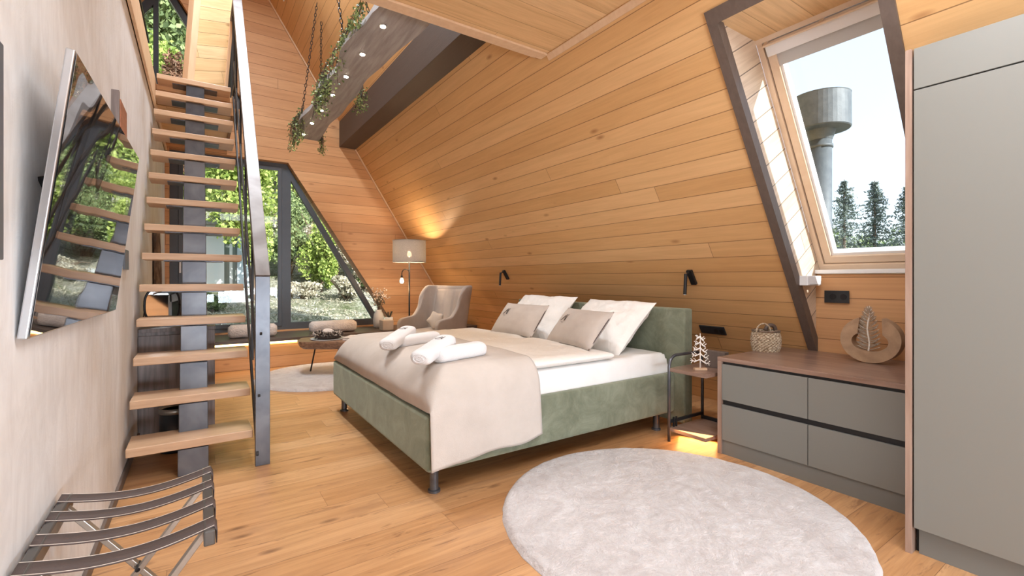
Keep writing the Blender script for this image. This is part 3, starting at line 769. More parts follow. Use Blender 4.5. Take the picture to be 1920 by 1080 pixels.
tag(softbox(1.24, 2.40, by0 + 0.035, by1 - 0.035, 0.583, 0.648, 0.09, 0.008, 60, 70, 2, duz).build('duvet', M['sheet'], smooth=True),
    'white cotton duvet spread over the bed, folded back below the pillows', 'duvet')
# throw: draped over the foot and down the near side
TX0, TX1 = 0.992, 1.705
def throwH(x, y):
    df = max(0, min(1, (x - TX0) / 0.20)); e = 1 - df
    zf = 0.448 + 0.218 * math.sqrt(max(0, 1 - e * e))
    dn = max(0, min(1, (4.262 - y) / 0.17)); e2 = 1 - dn
    zn = 0.448 + 0.218 * math.sqrt(max(0, 1 - e2 * e2))
    z = 0.448 + (zf - 0.448) * (zn - 0.448) / 0.218
    return z + 0.004 * noise.noise(Vector((x * 4, y * 4, 1))) + 0.012 * math.sin(PI * (y - by0) / (by1 - by0)) * df * dn
def throwf(u, v):
    x = TX0 + (TX1 - TX0) * u
    L1 = 4.262 - 2.36; L2 = 0.20; L3 = 0.37
    s_ = v * (L1 + L2 + L3)
    if s_ < L1: y = 4.262 - s_; return (x, y, throwH(x, y))
    zt2 = throwH(x, 2.36)
    if s_ < L1 + L2:
        a = (s_ - L1) / L2 * PI / 2
        zr = zt2 - 0.47 if zt2 > 0.50 else 0.02
        rr = min(0.135, max(0.02, zr))
        return (x, 2.36 - 0.14 * math.sin(a), zt2 - (zt2 - 0.455) * (1 - math.cos(a)) * 0.85)
    k = (s_ - L1 - L2) / L3
    ztop = zt2 - (zt2 - 0.455) * 0.85
    hem = 0.155 + 0.055 * u + 0.006 * math.sin(u * 14)
    z = ztop + (hem - ztop) * k
    y = 2.218 - 0.012 * math.sin(u * 9 + 1) * k - 0.008 * k + 0.004 * noise.noise(Vector((x * 6, z * 5, 3)))
    xx = x + (0.015 * k if u > 0.5 else -0.0) + (u - 0.5) * 0.0
    return (xx, y, z)
tag(MB().grid(throwf, 44, 120).build('bed_throw', M['throwc'], smooth=True, solid=0.008), 'pale linen throw across the foot of the bed, hanging down its near side', 'blanket')

def cushion(w, h, t, pinch=0.35, nu=26, nv=22, wr=0.01, seed=0):
    """pillow in local x (width) z (height), thickness along y"""
    mb = MB()
    for sgn in (1, -1):
        def fn(u, v, sgn=sgn):
            a = 2 * u - 1; b = 2 * v - 1
            prof = max(0, (1 - abs(a) ** 2.6)) ** 0.5 * max(0, (1 - abs(b) ** 2.6)) ** 0.5
            pin_x = 1 - 0.06 * (1 - abs(b) ** 2) * 0 - 0.05 * (1 - b * b) * 1.0
            pin_z = 1 - 0.07 * (1 - a * a)
            y = sgn * t / 2 * prof + wr * noise.noise(Vector((a * 3, b * 3, seed))) * prof + 0.5 * wr * noise.noise(Vector((a * 9, b * 8, seed + 3 * sgn))) * prof
            return (a * w / 2 * pin_x, y, b * h / 2 * pin_z)
        mb.grid(fn, nu, nv)
    return mb
def pose(mb, base, face_tilt, rotz, roll=0.0):
    """base = world position of the bottom middle; face_tilt leans the top back (+x); rotz about z"""
    zmin = min(v[2] for v in mb.v)
    mb.transform(Matrix.Translation((0, 0, -zmin)))
    m = Matrix.Translation(base) @ Matrix.Rotation(rotz, 4, 'Z') @ Matrix.Rotation(-PI / 2, 4, 'Z') @ Matrix.Rotation(roll, 4, 'Y') @ Matrix.Rotation(-face_tilt, 4, 'X')
    return mb.transform(m), m
# local: width along x -> world y after the -90deg turn, local +y -> world +x
def pillow(base, tilt, rotz, seed, label, w=0.80, h=0.56, t=0.19):
    mb = cushion(w, h, t, wr=0.032, seed=seed, nu=40, nv=34); mb, m = pose(mb, base, tilt, rotz)
    return tag(mb.build('pillow', M['sheet'], smooth=True), label, 'pillow', 'white pillows against the headboard')
pillow((2.60, 2.80, 0.575), math.radians(46), math.radians(-4), 1, 'white cotton pillow leaning on the headboard, nearer the side table')
pillow((2.60, 3.70, 0.575), math.radians(44), math.radians(3), 5, 'white cotton pillow leaning on the headboard, farther from the side table')
M['ink'] = plain('dark_print', (0.03, 0.022, 0.02), 0.7)
def logo(put, s):
    """two brush strokes forming an open peak with a thin base arc; put(x, z) -> world point"""
    mb = MB()
    def stroke(pts, w):
        P_ = [Vector((a, b)) for a, b in pts]; L_, R_ = [], []
        for i, p in enumerate(P_):
            d = (P_[min(i + 1, len(P_) - 1)] - P_[max(i - 1, 0)]).normalized(); n = Vector((-d.y, d.x)); ww = w[i] / 2
            L_.append(put((p + n * ww).x * s, (p + n * ww).y * s)); R_.append(put((p - n * ww).x * s, (p - n * ww).y * s))
        k = len(L_); mb.add(L_ + R_, [(i, i + 1, k + i + 1, k + i) for i in range(k - 1)])
    stroke([(-1.0, -0.75), (-0.4, -0.1), (0.05, 0.45), (0.35, 0.95)], [0.16, 0.22, 0.3, 0.04])
    stroke([(0.95, 0.95), (0.62, 0.35), (0.55, -0.2), (0.62, -0.85)], [0.05, 0.22, 0.3, 0.2])
    stroke([(-0.8, -1.05), (-0.1, -1.22), (0.5, -1.15)], [0.03, 0.05, 0.03])
    return mb
def deco(base, tilt, rotz, seed, label):
    w, h, t = 0.60, 0.34, 0.13
    mb = cushion(w, h, t, wr=0.006, seed=seed); zmin = min(v[2] for v in mb.v); mb, m = pose(mb, base, tilt, rotz)
    c = Vector(base)
    e = thing('logo_cushion', label, 'cushion', c, 'taupe cushions with a dark emblem')
    mb.build('cushion_cover', M['linen'], e, smooth=True)
    pp = []
    for u in np.linspace(-1, 1, 14):
        for_side = m @ Vector((w / 2 * 0.955, 0.0, -zmin + u * h / 2))
        pp.append(for_side)
    MB().tube(pp, 0.004, 6).build('piping', M['strap'] , e)
    def put(x, z):
        a = (x - 0.14) / (w / 2); b = (z + 0.03) / (h / 2)
        prof = max(0, (1 - abs(a) ** 2.6)) ** 0.5 * max(0, (1 - abs(b) ** 2.6)) ** 0.5
        return m @ Vector((-(x - 0.14) * -1 if False else -(0.14 - x), -t / 2 * prof - 0.007, z + 0.03 - zmin))
    logo(put, 0.036).build('emblem', M['ink'], e, solid=0.002)
deco((2.29, 2.66, 0.652), math.radians(40), math.radians(-8), 2, 'taupe linen cushion with dark emblem on the bed, nearer the side table')
deco((2.31, 3.45, 0.652), math.radians(38), math.radians(4), 6, 'taupe linen cushion with dark emblem on the bed, nearer the armchair')

# towels
def towel(p, q, w, hgt, label, mark=False):
    p, q = Vector(p), Vector(q); ax = (q - p); L_ = ax.length; ax.normalize()
    sd = ax.cross(Vector((0, 0, 1))).normalized(); up = sd.cross(ax).normalized()
    def fn(u, v):
        a = 2 * PI * u; ca, sa = math.cos(a), math.sin(a)
        k = (abs(ca) ** 2.7 + abs(sa) ** 2.7) ** (-1 / 2.7)
        e = abs(2 * v - 1); rr = (1 - 0.28 * max(0, (e - 0.88) / 0.12) ** 2) * (1 + 0.05 * noise.noise(Vector((ca * 1.5, sa * 1.5, v * 5 + p.x * 9))))
        return p + ax * (L_ * v) + sd * (w / 2 * k * ca * rr) + up * (hgt / 2 * k * sa * rr)
    mb = MB().grid(fn, 30, 18, True); mb.f += [tuple(i * 18 for i in range(30)), tuple(i * 18 + 17 for i in range(30))]
    base = (p + q) / 2; base.z = min(p.z, q.z) - hgt / 2
    e = thing('rolled_towel', label, 'towel', base, 'rolled white towels on the bed')
    mb.build('terry_roll', M['towel'], e, smooth=True)
    for end, vv in ((p, -1),):
        sp2 = [end - ax * 0.001 + sd * (math.cos(a) * w * 0.36 * (1 - a / 14)) + up * (math.sin(a) * hgt * 0.36 * (1 - a / 14)) for a in np.linspace(0, 11, 40)]
        MB().tube(sp2, 0.0022, 4).build('fold_line', M['towel'], e)
    if mark:
        def put(x, z): return p + ax * (L_ * 0.72 + z) + sd * x + up * (hgt / 2 + 0.0035)
        logo(put, 0.026).build('emblem', M['ink'], e, solid=0.001)
towel((1.15, 3.12, 0.712), (1.50, 3.24, 0.712), 0.125, 0.085, 'rolled white towel lying flat under the marked towel, farther pair on the throw')
towel((1.03, 2.99, 0.712), (1.32, 3.33, 0.765), 0.125, 0.08, 'rolled white towel with dark emblem leaning on another, farther pair on the throw', True)
towel((1.125, 2.44, 0.712), (1.49, 2.55, 0.712), 0.13, 0.088, 'rolled white towel lying flat under the marked towel, nearer pair on the throw')
towel((1.00, 2.38, 0.712), (1.29, 2.62, 0.77), 0.13, 0.082, 'rolled white towel with dark emblem leaning on another, nearer pair on the throw', True)

# ================================================================== SIDE TABLE
nt = thing('side_table', 'small black metal side table with two walnut shelves beside the headboard', 'side table', (2.96, 1.96, 0))
nx0, nx1, ny0, ny1 = 2.765, 3.16, 1.80, 2.112
y = ny1 - 0.012; tz = 0.605
pts = [(nx0, y, 0.0), (nx0, y, tz - 0.08)] + [(nx0 + 0.08 * (1 - math.cos(a)), y, tz - 0.08 + 0.08 * math.sin(a)) for a in np.linspace(0, PI / 2, 6)] + \
      [(nx1 - 0.08 * (1 - math.cos(a)), y, tz - 0.08 + 0.08 * math.sin(a)) for a in np.linspace(PI / 2, 0, 6)] + [(nx1, y, 0.0)]
MB().tube(pts, 0.011, 10).build('frame_hoop', M['steel'], nt, smooth=True)
MB().cyl((nx1 - 0.01, ny0 + 0.01, 0), (nx1 - 0.01, ny0 + 0.01, 0.50), 0.011, 10).build('rear_post', M['steel'], nt, smooth=True)
MB().box(nx0 - 0.002, nx1, ny0 + 0.012, ny1 - 0.012, 0.495, 0.52).build('shelf', M['walnut'], nt, bevel=0.002)
MB().box(nx0 - 0.002, nx1, ny0 + 0.012, ny1 - 0.012, 0.075, 0.10).build('shelf', M['walnut'], nt, bevel=0.002)
MB().box(nx1 - 0.012, nx1 + 0.002, ny0 + 0.012, ny1 - 0.012, 0.10, 0.125).box(nx0 + 0.01, nx1, ny1 - 0.022, ny1 - 0.006, 0.13, 0.15).box(nx0 + 0.03, nx0 + 0.04, ny1 - 0.03, ny1 - 0.02, 0.1, 0.17).box(nx0 + 0.06, nx0 + 0.07, ny1 - 0.03, ny1 - 0.02, 0.1, 0.17).build('cross_bar', M['black'], nt)
bxx = tag(MB().box(3.02, 3.07, 1.835, 1.99, 0.521, 0.64).build('small_box', M['darktrim'], bevel=0.003), 'small dark brown box on the side table behind the white twig tree', 'box')
tre = thing('twig_tree', 'small white twig tree ornament on a wooden foot on the side table', 'ornament', (2.872, 1.925, 0.521))
M['whitetwig'] = plain('white_painted_twig', (0.86, 0.80, 0.74), 0.6)
MB().obox((2.872, 1.925, 0.529), (0.83, -0.56, 0), (0.56, 0.83, 0), (0, 0, 1), 0.085, 0.035, 0.016).build('wooden_foot', M['tread'], tre, bevel=0.002)
tb_ = MB(); rtv = Vector((0.828, -0.5605, 0)); o_ = Vector((2.872, 1.925, 0.535))
tb_.tube([o_, o_ + Vector((0, 0, 0.24))], [0.006, 0.002], 6)
for i in range(5):
    z = 0.06 + 0.04 * i; ln = 0.068 - 0.011 * i
    for sgn in (-1, 1):
        p = o_ + Vector((0, 0, z)); q_ = p + rtv * (sgn * ln) + Vector((0, 0, -0.02 - 0.012 * sgn))
        md = (p + q_) / 2 + Vector((0, 0, -0.010))
        tb_.tube([p, md, q_], [0.0045, 0.004, 0.003], 5)
        for f_ in (0.45, 0.75):
            b = p.lerp(q_, f_); tb_.tube([b, b + rtv * (sgn * 0.016) + Vector((0, 0, 0.012))], 0.0027, 5); tb_.tube([b, b + rtv * (sgn * 0.012) + Vector((0, 0, -0.02))], 0.0027, 5)
tb_.build('twig', M['whitetwig'], tre, smooth=True)
light('under_bed_glow', 'AREA', (2.86, 1.96, 0.07), 1.1, (1.0, 0.52, 0.18), size=(0.26, 0.28), direction=(-0.45, -0.2, -1))

# ================================================================== DRESSER
dr = thing('dresser', 'low grey dresser of four drawers with a walnut top and side beside the wardrobe', 'dresser', (3.2, 1.25, 0))
dx = 2.8477; dy1 = 1.782; dy0 = 0.708
def sloped(mb, y0, y1, z0, z1, x0, gap=0.012):   # box whose back follows the roof slope
    return mb.prism([(x0, y0, z0), (slx(z0) - gap, y0, z0), (slx(z1) - gap, y0, z1), (x0, y0, z1)], (0, y1 - y0, 0))
sloped(MB(), dy0, dy1, 0.609, 0.636, dx).build('dresser_top', M['walnut'], dr, bevel=0.0015)
sloped(MB(), dy1 - 0.028, dy1, 0.0, 0.609, dx).build('side_panel', M['walnut_v'], dr, bevel=0.0015)
sloped(MB(), dy0, dy1 - 0.028, 0.08, 0.607, dx + 0.03, 0.02).build('body', M['recess'], dr)
MB().box(dx + 0.012, dx + 0.03, dy0, dy1 - 0.028, 0.0, 0.098).build('plinth', M['plinth'], dr)
ym = 1.234
for y0, y1 in ((dy0 + 0.002, ym - 0.002), (ym + 0.002, dy1 - 0.03)):
    for z0, z1 in ((0.358, 0.592), (0.096, 0.326)):
        MB().box(dx + 0.003, dx + 0.022, y0, y1, z0, z1).build('drawer', M['graylac'], dr, bevel=0.0015)
for z0, z1 in ((0.592, 0.609), (0.326, 0.358)):
    MB().box(dx + 0.018, dx + 0.03, dy0, dy1 - 0.03, z0, z1).build('grip_rail', M['black'], dr)

# basket
bk = thing('wicker_basket', 'small round wicker basket with hoop handle on the walnut dresser top', 'basket', (3.37, 1.735, 0.636))
def wick():
    m, N, L, B = new_mat('woven_seagrass')
    P = objc(N)
    f = noise_n(N, L, scaled(N, L, P, (1, 1, 2)), 70, 3, 0.6)
    c = ramp(N, L, f, [(0.35, (0.26, 0.17, 0.10)), (0.5, (0.52, 0.41, 0.29)), (0.68, (0.75, 0.66, 0.52))])
    L.new(c, B.inputs['Base Color']); B.inputs['Roughness'].default_value = 0.8
    bump(N, L, B, f, 0.8, 0.01); return m
M['wicker'] = wick()
bc = Vector((3.37, 1.735, 0.637))
def bkf(u, v):
    a = 2 * PI * u; r = 0.082 + 0.012 * math.sin(PI * v) + 0.004 * math.sin(a * 22 + (PI if int(v * 14) % 2 else 0))
    return (bc.x + r * math.cos(a), bc.y + r * math.sin(a), bc.z + 0.142 * v)
mbk = MB().grid(bkf, 132, 15, True); mbk.f.append(tuple(i * 15 for i in range(132)))
mbk.build('basket_body', M['wicker'], bk, solid=0.006)
MB().tube([bc + Vector((0.088 * math.cos(a), 0.088 * math.sin(a), 0.143)) for a in np.linspace(0, 2 * PI, 33)], 0.006, 6).build('rim', M['bark'], bk)
hd_ = Vector((0.828, -0.56, 0))
MB().tube([bc - hd_ * 0.02 + hd_ * (0.05 * math.cos(a)) + Vector((-0.05, -0.03, 0.14 + 0.058 * math.sin(a))) for a in np.linspace(0, PI, 17)], 0.0055, 6).build('handle', M['wicker'], bk)
MB().tube([bc + hd_ * 0.045 + hd_ * (0.036 * math.cos(a)) + Vector((0.02, 0.02, 0.14 + 0.04 * math.sin(a))) for a in np.linspace(0, PI, 13)], 0.014, 8).build('leather_flap', M['darktrim'], bk, smooth=True)

# wooden ring ornament
rg_ = thing('wooden_ring_ornament', 'round open wooden ring sculpture holding a white twig on the dresser', 'ornament', (3.45, 1.14, 0.637))
RC = Vector((3.40, 1.125, 0.637 + 0.142)); out_, inn = [], []
def ringpt(y, z): return (y, z)
R_ = 0.150
opening = math.radians(21.5)
angs = np.linspace(PI / 2 + opening, PI / 2 - opening + 2 * PI, 60)
outer_ = [(R_ * 1.04 * math.cos(a), 0.141 * math.sin(a)) for a in angs]
inner_ = []
for a in np.linspace(PI / 2 + 0.74, PI / 2 - 0.74 + 2 * PI, 50):
    inner_.append((0.094 * math.cos(a), 0.060 * math.sin(a) - 0.012))
poly = outer_ + inner_[::-1]
tlt = 0.10
mbr = MB().prism([(RC.x + b * tlt, RC.y - a, RC.z + b) for a, b in poly], (0.075, 0, 0))
M['ringwood'] = plain('teak_root_wood', (0.47, 0.31, 0.19), 0.55, var=0.9, vscale=10, vcol=(0.32, 0.20, 0.12), bmp=0.25, bscale=25)
mbr.build('ring', M['ringwood'], rg_, bevel=0.004)
tw = MB(); wv = MB(); b0 = RC + Vector((0.02, 0.012, -0.072))
pts = [b0 + Vector((0.0, -0.006 * math.sin(i * 0.9), 0.0265 * i)) for i in range(11)]
tw.tube(pts, [0.005] * 8 + [0.004, 0.003, 0.002], 6)
for i in range(1, 30):
    z = i * 0.0088; wid = 0.058 * (1 - (z / 0.27) ** 3) * (0.85 + 0.15 * math.sin(i * 2.1))
    for sgn in (-1, 1):
        for dxx in (-0.02, 0.0, 0.018):
            p = b0 + Vector((0, 0, z)); q_ = p + Vector((dxx, sgn * wid, 0.018 + 0.006 * random.random()))
            (tw if (dxx == 0 and i % 2) else wv).tube([p, (p + q_) / 2 + Vector((0, 0, -0.004)), q_], [0.0022, 0.002, 0.0018], 4)
tw.build('white_twig', M['whitetwig'], rg_); wv.build('dark_twig', plain('silver_brown_twig', (0.46, 0.37, 0.28), 0.5), rg_)

# wardrobe
wd = thing('wardrobe', 'tall grey wardrobe with a walnut edge panel at the right of the room', 'wardrobe', (2.8, 0.2, 0))
wx = 2.474
def wslope(mb, x0, y0, y1, z0, z1, gap=0.02):
    return mb.prism([(x0, y0, z0), (slx(z0) - gap, y0, z0), (slx(z1) - gap, y0, z1), (x0, y0, z1)], (0, y1 - y0, 0))
wslope(MB(), wx - 0.003, 0.670, 0.692, 0.0, 2.112).build('side_panel', M['walnut_v'], wd, bevel=0.001)
wslope(MB(), wx + 0.05, -0.62, 0.668, 0.0, 2.10).build('body', M['recess'], wd)
MB().box(wx + 0.03, wx + 0.045, -0.62, 0.655, 0.0, 0.13).build('plinth', M['plinth'], wd)
MB().box(wx, wx + 0.02, 0.06, 0.664, 0.112, 1.935).build('door', M['graylac'], wd, bevel=0.001)
MB().box(wx, wx + 0.02, -0.60, 0.056, 0.112, 1.935).build('door', M['graylac'], wd, bevel=0.001)
MB().box(wx, wx + 0.02, -0.60, 0.664, 1.941, 2.11).build('top_panel', M['graylac'], wd, bevel=0.001)

# sockets, sensor box, sconces
def slope_frame(y, z): return on_slope(y, z, 0)
def socket(c, ax, up, n, label, w=0.15, h=0.085, offs=(-0.02, 0.045)):
    c = Vector(c); ax, up, n = Vector(ax), Vector(up), Vector(n)
    e = thing('power_socket', label, 'socket', c)
    MB().obox(c - n * 0.005, ax, up, n, w, h, 0.010).build('cover_plate', M['frame'] if False else M['blackplastic'], e, bevel=0.002)
    for o2 in offs:
        d = c + ax * o2 - n * 0.0108
        MB().cyl(d, d - n * 0.002, 0.021, 20).build('outlet', M['black'], e)
socket((3.664, 1.40, 1.027), (0, -1, 0), (0, 0, 1), (1, 0, 0), 'black double power socket on the wood wall under the roof window')
c_ = on_slope(2.305, 0.722, -0.004)
socket(c_, (0, -1, 0), UP, NO, 'black power socket plate on the sloping wall above the side table', 0.23, 0.08, (0.035, 0.085))
sb = thing('window_control_box', 'white window control box on the dormer side wall under the roof window', 'control box', (3.49, 1.5, 1.10))
MB().box(3.40, 3.60, 1.47, 1.534, 1.105, 1.172).build('housing', M['whitepl'], sb, bevel=0.006)
MB().box(3.42, 3.58, 1.466, 1.471, 1.113, 1.117).build('slot', M['blind'], sb)

def sconce(y, z, label):
    c = on_slope(y, z, 0)
    e = thing('reading_lamp', label, 'lamp', c, 'black reading lamps above the bed')
    ax = Vector((0, 1, 0))
    MB().obox(c - NO * 0.012, UP, ax, NO, 0.135, 0.05, 0.024).build('wall_mount', M['black'], e, bevel=0.004)
    top = c - NO * 0.02 + UP * 0.055
    arm = top - NO * 0.05
    MB().cyl(top, arm, 0.007, 10).build('arm', M['black'], e)
    h0 = arm + Vector((0, 0.0, 0.012)); MB().cyl(h0, h0 + Vector((-0.012, 0.0, -0.165)), 0.0135, 14).build('lamp_head', M['black'], e)
    e0 = h0 + Vector((-0.012, 0.0, -0.165)); MB().cyl(e0, e0 + Vector((0, 0, -0.004)), 0.012, 12).build('lens', M['whitepl'], e)
sconce(2.31, 1.17, 'black wall reading lamp on the sloping wall, nearer the roof window')
sconce(5.03, 1.21, 'black wall reading lamp on the sloping wall, nearer the armchair')

# ================================================================== ARMCHAIR
CH = Vector((2.62, 5.76, 0.0)); CR = math.radians(-154)
ac = thing('wing_armchair', 'beige wool wing armchair beside the floor lamp at the foot of the sloping wall', 'armchair', CH, local=True, rotz=CR)
def shell(u, v):
    t = (u - 0.5) * 2; s_ = abs(t); sg = 1 if t > 0 else -1
    # plan path: back centre (s=0) round the corner to the arm front (s=1)
    if s_ < 0.30: x, y = -0.33 + 0.02 * (s_ / 0.30) ** 2, 0.24 * s_ / 0.30
    elif s_ < 0.48:
        a = (s_ - 0.30) / 0.18 * PI / 2; x, y = -0.31 + 0.09 * (1 - math.cos(a)), 0.24 + 0.085 * math.sin(a)
    else: k = (s_ - 0.48) / 0.52; x, y = -0.22 + 0.56 * k, 0.325 - 0.01 * k
    y *= sg
    # top edge
    if s_ < 0.50: top = 1.055 + 0.012 * (s_ / 0.5) ** 2
    elif s_ < 0.74: k = (s_ - 0.50) / 0.24; top = 1.067 - (1.067 - 0.655) * (3 * k * k - 2 * k ** 3)
    else: k = (s_ - 0.74) / 0.26; top = 0.655 - 0.03 * k - 0.06 * max(0, (k - 0.75) / 0.25) ** 2
    z = 0.15 + (top - 0.15) * v
    lean = max(0, z - 0.42) * (0.24 if s_ < 0.5 else 0.24 * max(0, 1 - (s_ - 0.5) / 0.3))
    flare = 1 + 0.10 * max(0, z - 0.62) * (1 if s_ > 0.3 else s_ / 0.3)
    x2 = x - lean + (0.06 * max(0, min(1, (z - 0.6) / 0.3)) if 0.42 < s_ < 0.62 else 0)
    return (x2, y * flare, z)
MB().grid(shell, 61, 22).build('wing_back', M['boucle'], ac, smooth=True, solid=0.055, sub=1, fix=False)
c1 = softbox(-0.26, 0.33, -0.275, 0.275, 0.34, 0.475, 0.06, 0.0, 24, 24); c1.build('seat_cushion', M['boucle'], ac, smooth=True)
MB().box(-0.28, 0.30, -0.28, 0.28, 0.15, 0.34).build('seat_base', M['boucle'], ac, bevel=0.02)
bkc = MB()
def bkf2(u, v):
    y = (u - 0.5) * 0.50; z = 0.46 + 0.54 * v
    return (-0.275 - max(0, z - 0.42) * 0.24 + 0.03 * (1 - (2 * u - 1) ** 4) * (1 - (2 * v - 1) ** 4) - (0.012 if min(abs(u - k) for k in (0.35, 0.65)) < 0.03 else 0), y, z)
bkc.grid(bkf2, 34, 20); bkc.build('back_padding', M['boucle'], ac, smooth=True, solid=0.03, fix=False)
for sx, sy in ((0.26, 0.24), (0.26, -0.24), (-0.24, 0.24), (-0.24, -0.24)):
    MB().tube([(sx, sy, 0.16), (sx * 1.1, sy * 1.1, 0.0)], [0.02, 0.012], 10).build('leg', M['tread'], ac)
# star cushion
stc = CH + Matrix.Rotation(CR, 4, 'Z').to_3x3() @ Vector((0.02, 0.06, 0.60))
n_ = 10; star = []
for i in range(n_):
    a = PI / 2 + i * PI / 5 + 0.35; r = 0.19 if i % 2 == 0 else 0.088
    star.append((r * math.cos(a), r * math.sin(a)))
sm_ = MB(); rr_ = Vector((0.75, -0.66, 0)).normalized(); uu_ = Vector((0.1, 0.12, 1)).normalized(); ff = rr_.cross(uu_).normalized()
ringn = []
vsx = [stc + ff * 0.05, stc - ff * 0.05]
for k_ in (1.0,):
    for a, b in star: vsx.append(stc + rr_ * a + uu_ * b)
for a, b in star: vsx.append(stc + rr_ * a * 0.6 + uu_ * b * 0.6 + ff * 0.04)
for a, b in star: vsx.append(stc + rr_ * a * 0.6 + uu_ * b * 0.6 - ff * 0.04)
fsx = []
for i in range(n_):
    j = (i + 1) % n_
    fsx += [(2 + i, 2 + j, 12 + j, 12 + i), (2 + j, 2 + i, 22 + i, 22 + j), (12 + i, 12 + j, 0), (22 + j, 22 + i, 1)]
sm_.add(vsx, fsx)
M['cream'] = cloth('cream_plush', (0.62, 0.53, 0.44), (0.68, 0.6, 0.51), weave=200, wb=0.8)
tag(sm_.build('star_cushion', M['cream'], smooth=True, sub=1), 'cream star shaped cushion lying in the beige wing armchair', 'cushion')

# ================================================================== FLOOR LAMP
LX, LY = 2.56, 6.46
fl_ = thing('floor_lamp', 'black floor lamp with a grey drum shade and a small side bulb in the corner', 'lamp', (LX, LY, 0))
MB().lathe((LX, LY, 0), [(0.13, 0), (0.13, 0.018), (0.02, 0.03)], 28).build('base', M['black'], fl_)
MB().cyl((LX, LY, 0.02), (LX, LY, 1.43), 0.012, 12).build('pole', M['black'], fl_, smooth=True)
MB().tube([(LX, LY, 1.22)] + [(LX - 0.055 * 0.828 + 0.055 * 0.828 * math.cos(a), LY + 0.055 * 0.56 - 0.055 * 0.56 * math.cos(a), 1.235 + 0.055 * math.sin(a)) for a in np.linspace(0, PI, 10)] + [(LX - 0.091, LY + 0.062, 1.195)], 0.007, 8).build('side_arm', M['black'], fl_, smooth=True)
MB().lathe((LX - 0.091, LY + 0.062, 1.165), [(0.012, 0.035), (0.016, 0.03), (0.016, 0.0)], 12).build('bulb_socket', M['black'], fl_)
bulbm = emis('warm_bulb', (1.0, 0.80, 0.52), 14)
MB().lathe((LX - 0.091, LY + 0.062, 1.085), [(0.0, 0.0), (0.018, 0.006), (0.028, 0.028), (0.024, 0.05), (0.013, 0.078)], 16).build('side_bulb', bulbm, fl_, smooth=True)
def shade_mat():
    m = bpy.data.materials.new('grey_linen_shade'); m.use_nodes = True
    N = m.node_tree.nodes; L = m.node_tree.links; B = N['Principled BSDF']
    c = ramp(N, L, noise_n(N, L, scaled(N, L, objc(N), (1, 1, 1)), 120, 3), [(0.35, (0.145, 0.15, 0.165)), (0.65, (0.195, 0.20, 0.215))])
    L.new(c, B.inputs['Base Color']); B.inputs['Roughness'].default_value = 0.9
    t = N.new('ShaderNodeBsdfTranslucent'); t.inputs[0].default_value = (0.8, 0.68, 0.55, 1)
    tp = N.new('ShaderNodeBsdfTransparent'); tp.inputs[0].default_value = (1, 0.95, 0.9, 1)
    mx = N.new('ShaderNodeMixShader'); mx.inputs[0].default_value = 0.03
    L.new(B.outputs[0], mx.inputs[1]); L.new(t.outputs[0], mx.inputs[2])
    m2 = N.new('ShaderNodeMixShader'); m2.inputs[0].default_value = 0.04
    L.new(mx.outputs[0], m2.inputs[1]); L.new(tp.outputs[0], m2.inputs[2])
    L.new(m2.outputs[0], N['Material Output'].inputs[0]); return m
M['shade'] = shade_mat()
MB().grid(lambda u, v: (LX + 0.238 * math.cos(2 * PI * u), LY + 0.238 * math.sin(2 * PI * u), 1.395 + 0.315 * v), 48, 3, True).build('lamp_shade', M['shade'], fl_, smooth=True)
MB().tube([(LX + 0.238 * math.cos(a), LY + 0.238 * math.sin(a), 1.395) for a in np.linspace(0, 2 * PI, 49)], 0.004, 6).tube([(LX + 0.238 * math.cos(a), LY + 0.238 * math.sin(a), 1.71) for a in np.linspace(0, 2 * PI, 49)], 0.004, 6).build('shade_ring', M['plinth'], fl_)
MB().lathe((LX, LY, 1.47), [(0.0, 0.0), (0.03, 0.015), (0.033, 0.045), (0.02, 0.08), (0.0, 0.09)], 16).build('bulb', emis('warm_bulb_main', (1.0, 0.78, 0.5), 10), fl_, smooth=True)
light('lamp_bulb', 'POINT', (LX, LY, 1.63), 8, (1.0, 0.70, 0.42), shadow_soft_size=0.02)
light('lamp_bulb_low', 'POINT', (LX, LY, 1.45), 4.5, (1.0, 0.70, 0.42), shadow_soft_size=0.02)
light('side_bulb', 'POINT', (LX - 0.12, LY + 0.02, 1.06), 3.0, (1.0, 0.62, 0.3), shadow_soft_size=0.03)

# ================================================================== COFFEE TABLE
ct = thing('coffee_table', 'live edge wooden coffee table on thin dark legs by the gable window', 'table', (1.35, 5.85, 0))
TC = Vector((1.35, 5.85, 0)); ta = Vector((0.828, -0.5605, 0)); tb2 = Vector((0.5605, 0.828, 0))
def tout(a):
    r = 1 + 0.05 * math.sin(3 * a + 1) + 0.03 * math.sin(5 * a) + 0.02 * math.sin(9 * a + 2)
    return 0.43 * r * math.copysign(abs(math.cos(a)) ** 0.85, math.cos(a)), 0.27 * r * math.copysign(abs(math.sin(a)) ** 0.85, math.sin(a))
tmb = MB(); NN = 56; lev = [(1.0, 0.425), (1.0, 0.405), (0.95, 0.36), (0.86, 0.335)]
for sc_, z in lev:
    for i in range(NN):
        a, b = tout(2 * PI * i / NN); p = TC + ta * a * sc_ + tb2 * b * sc_; tmb.v.append((p.x, p.y, z))
for l in range(3):
    for i in range(NN): tmb.f.append((l * NN + i, l * NN + (i + 1) % NN, (l + 1) * NN + (i + 1) % NN, (l + 1) * NN + i))
tmb.f += [tuple(range(NN)), tuple(3 * NN + i for i in range(NN))]
M['acacia'] = plain('live_edge_acacia', (0.34, 0.20, 0.125), 0.4, var=1, vscale=7, vcol=(0.17, 0.095, 0.06), stretch=(2, 5, 5))
tmb.build('table_top', M['acacia'], ct, bevel=0.003)
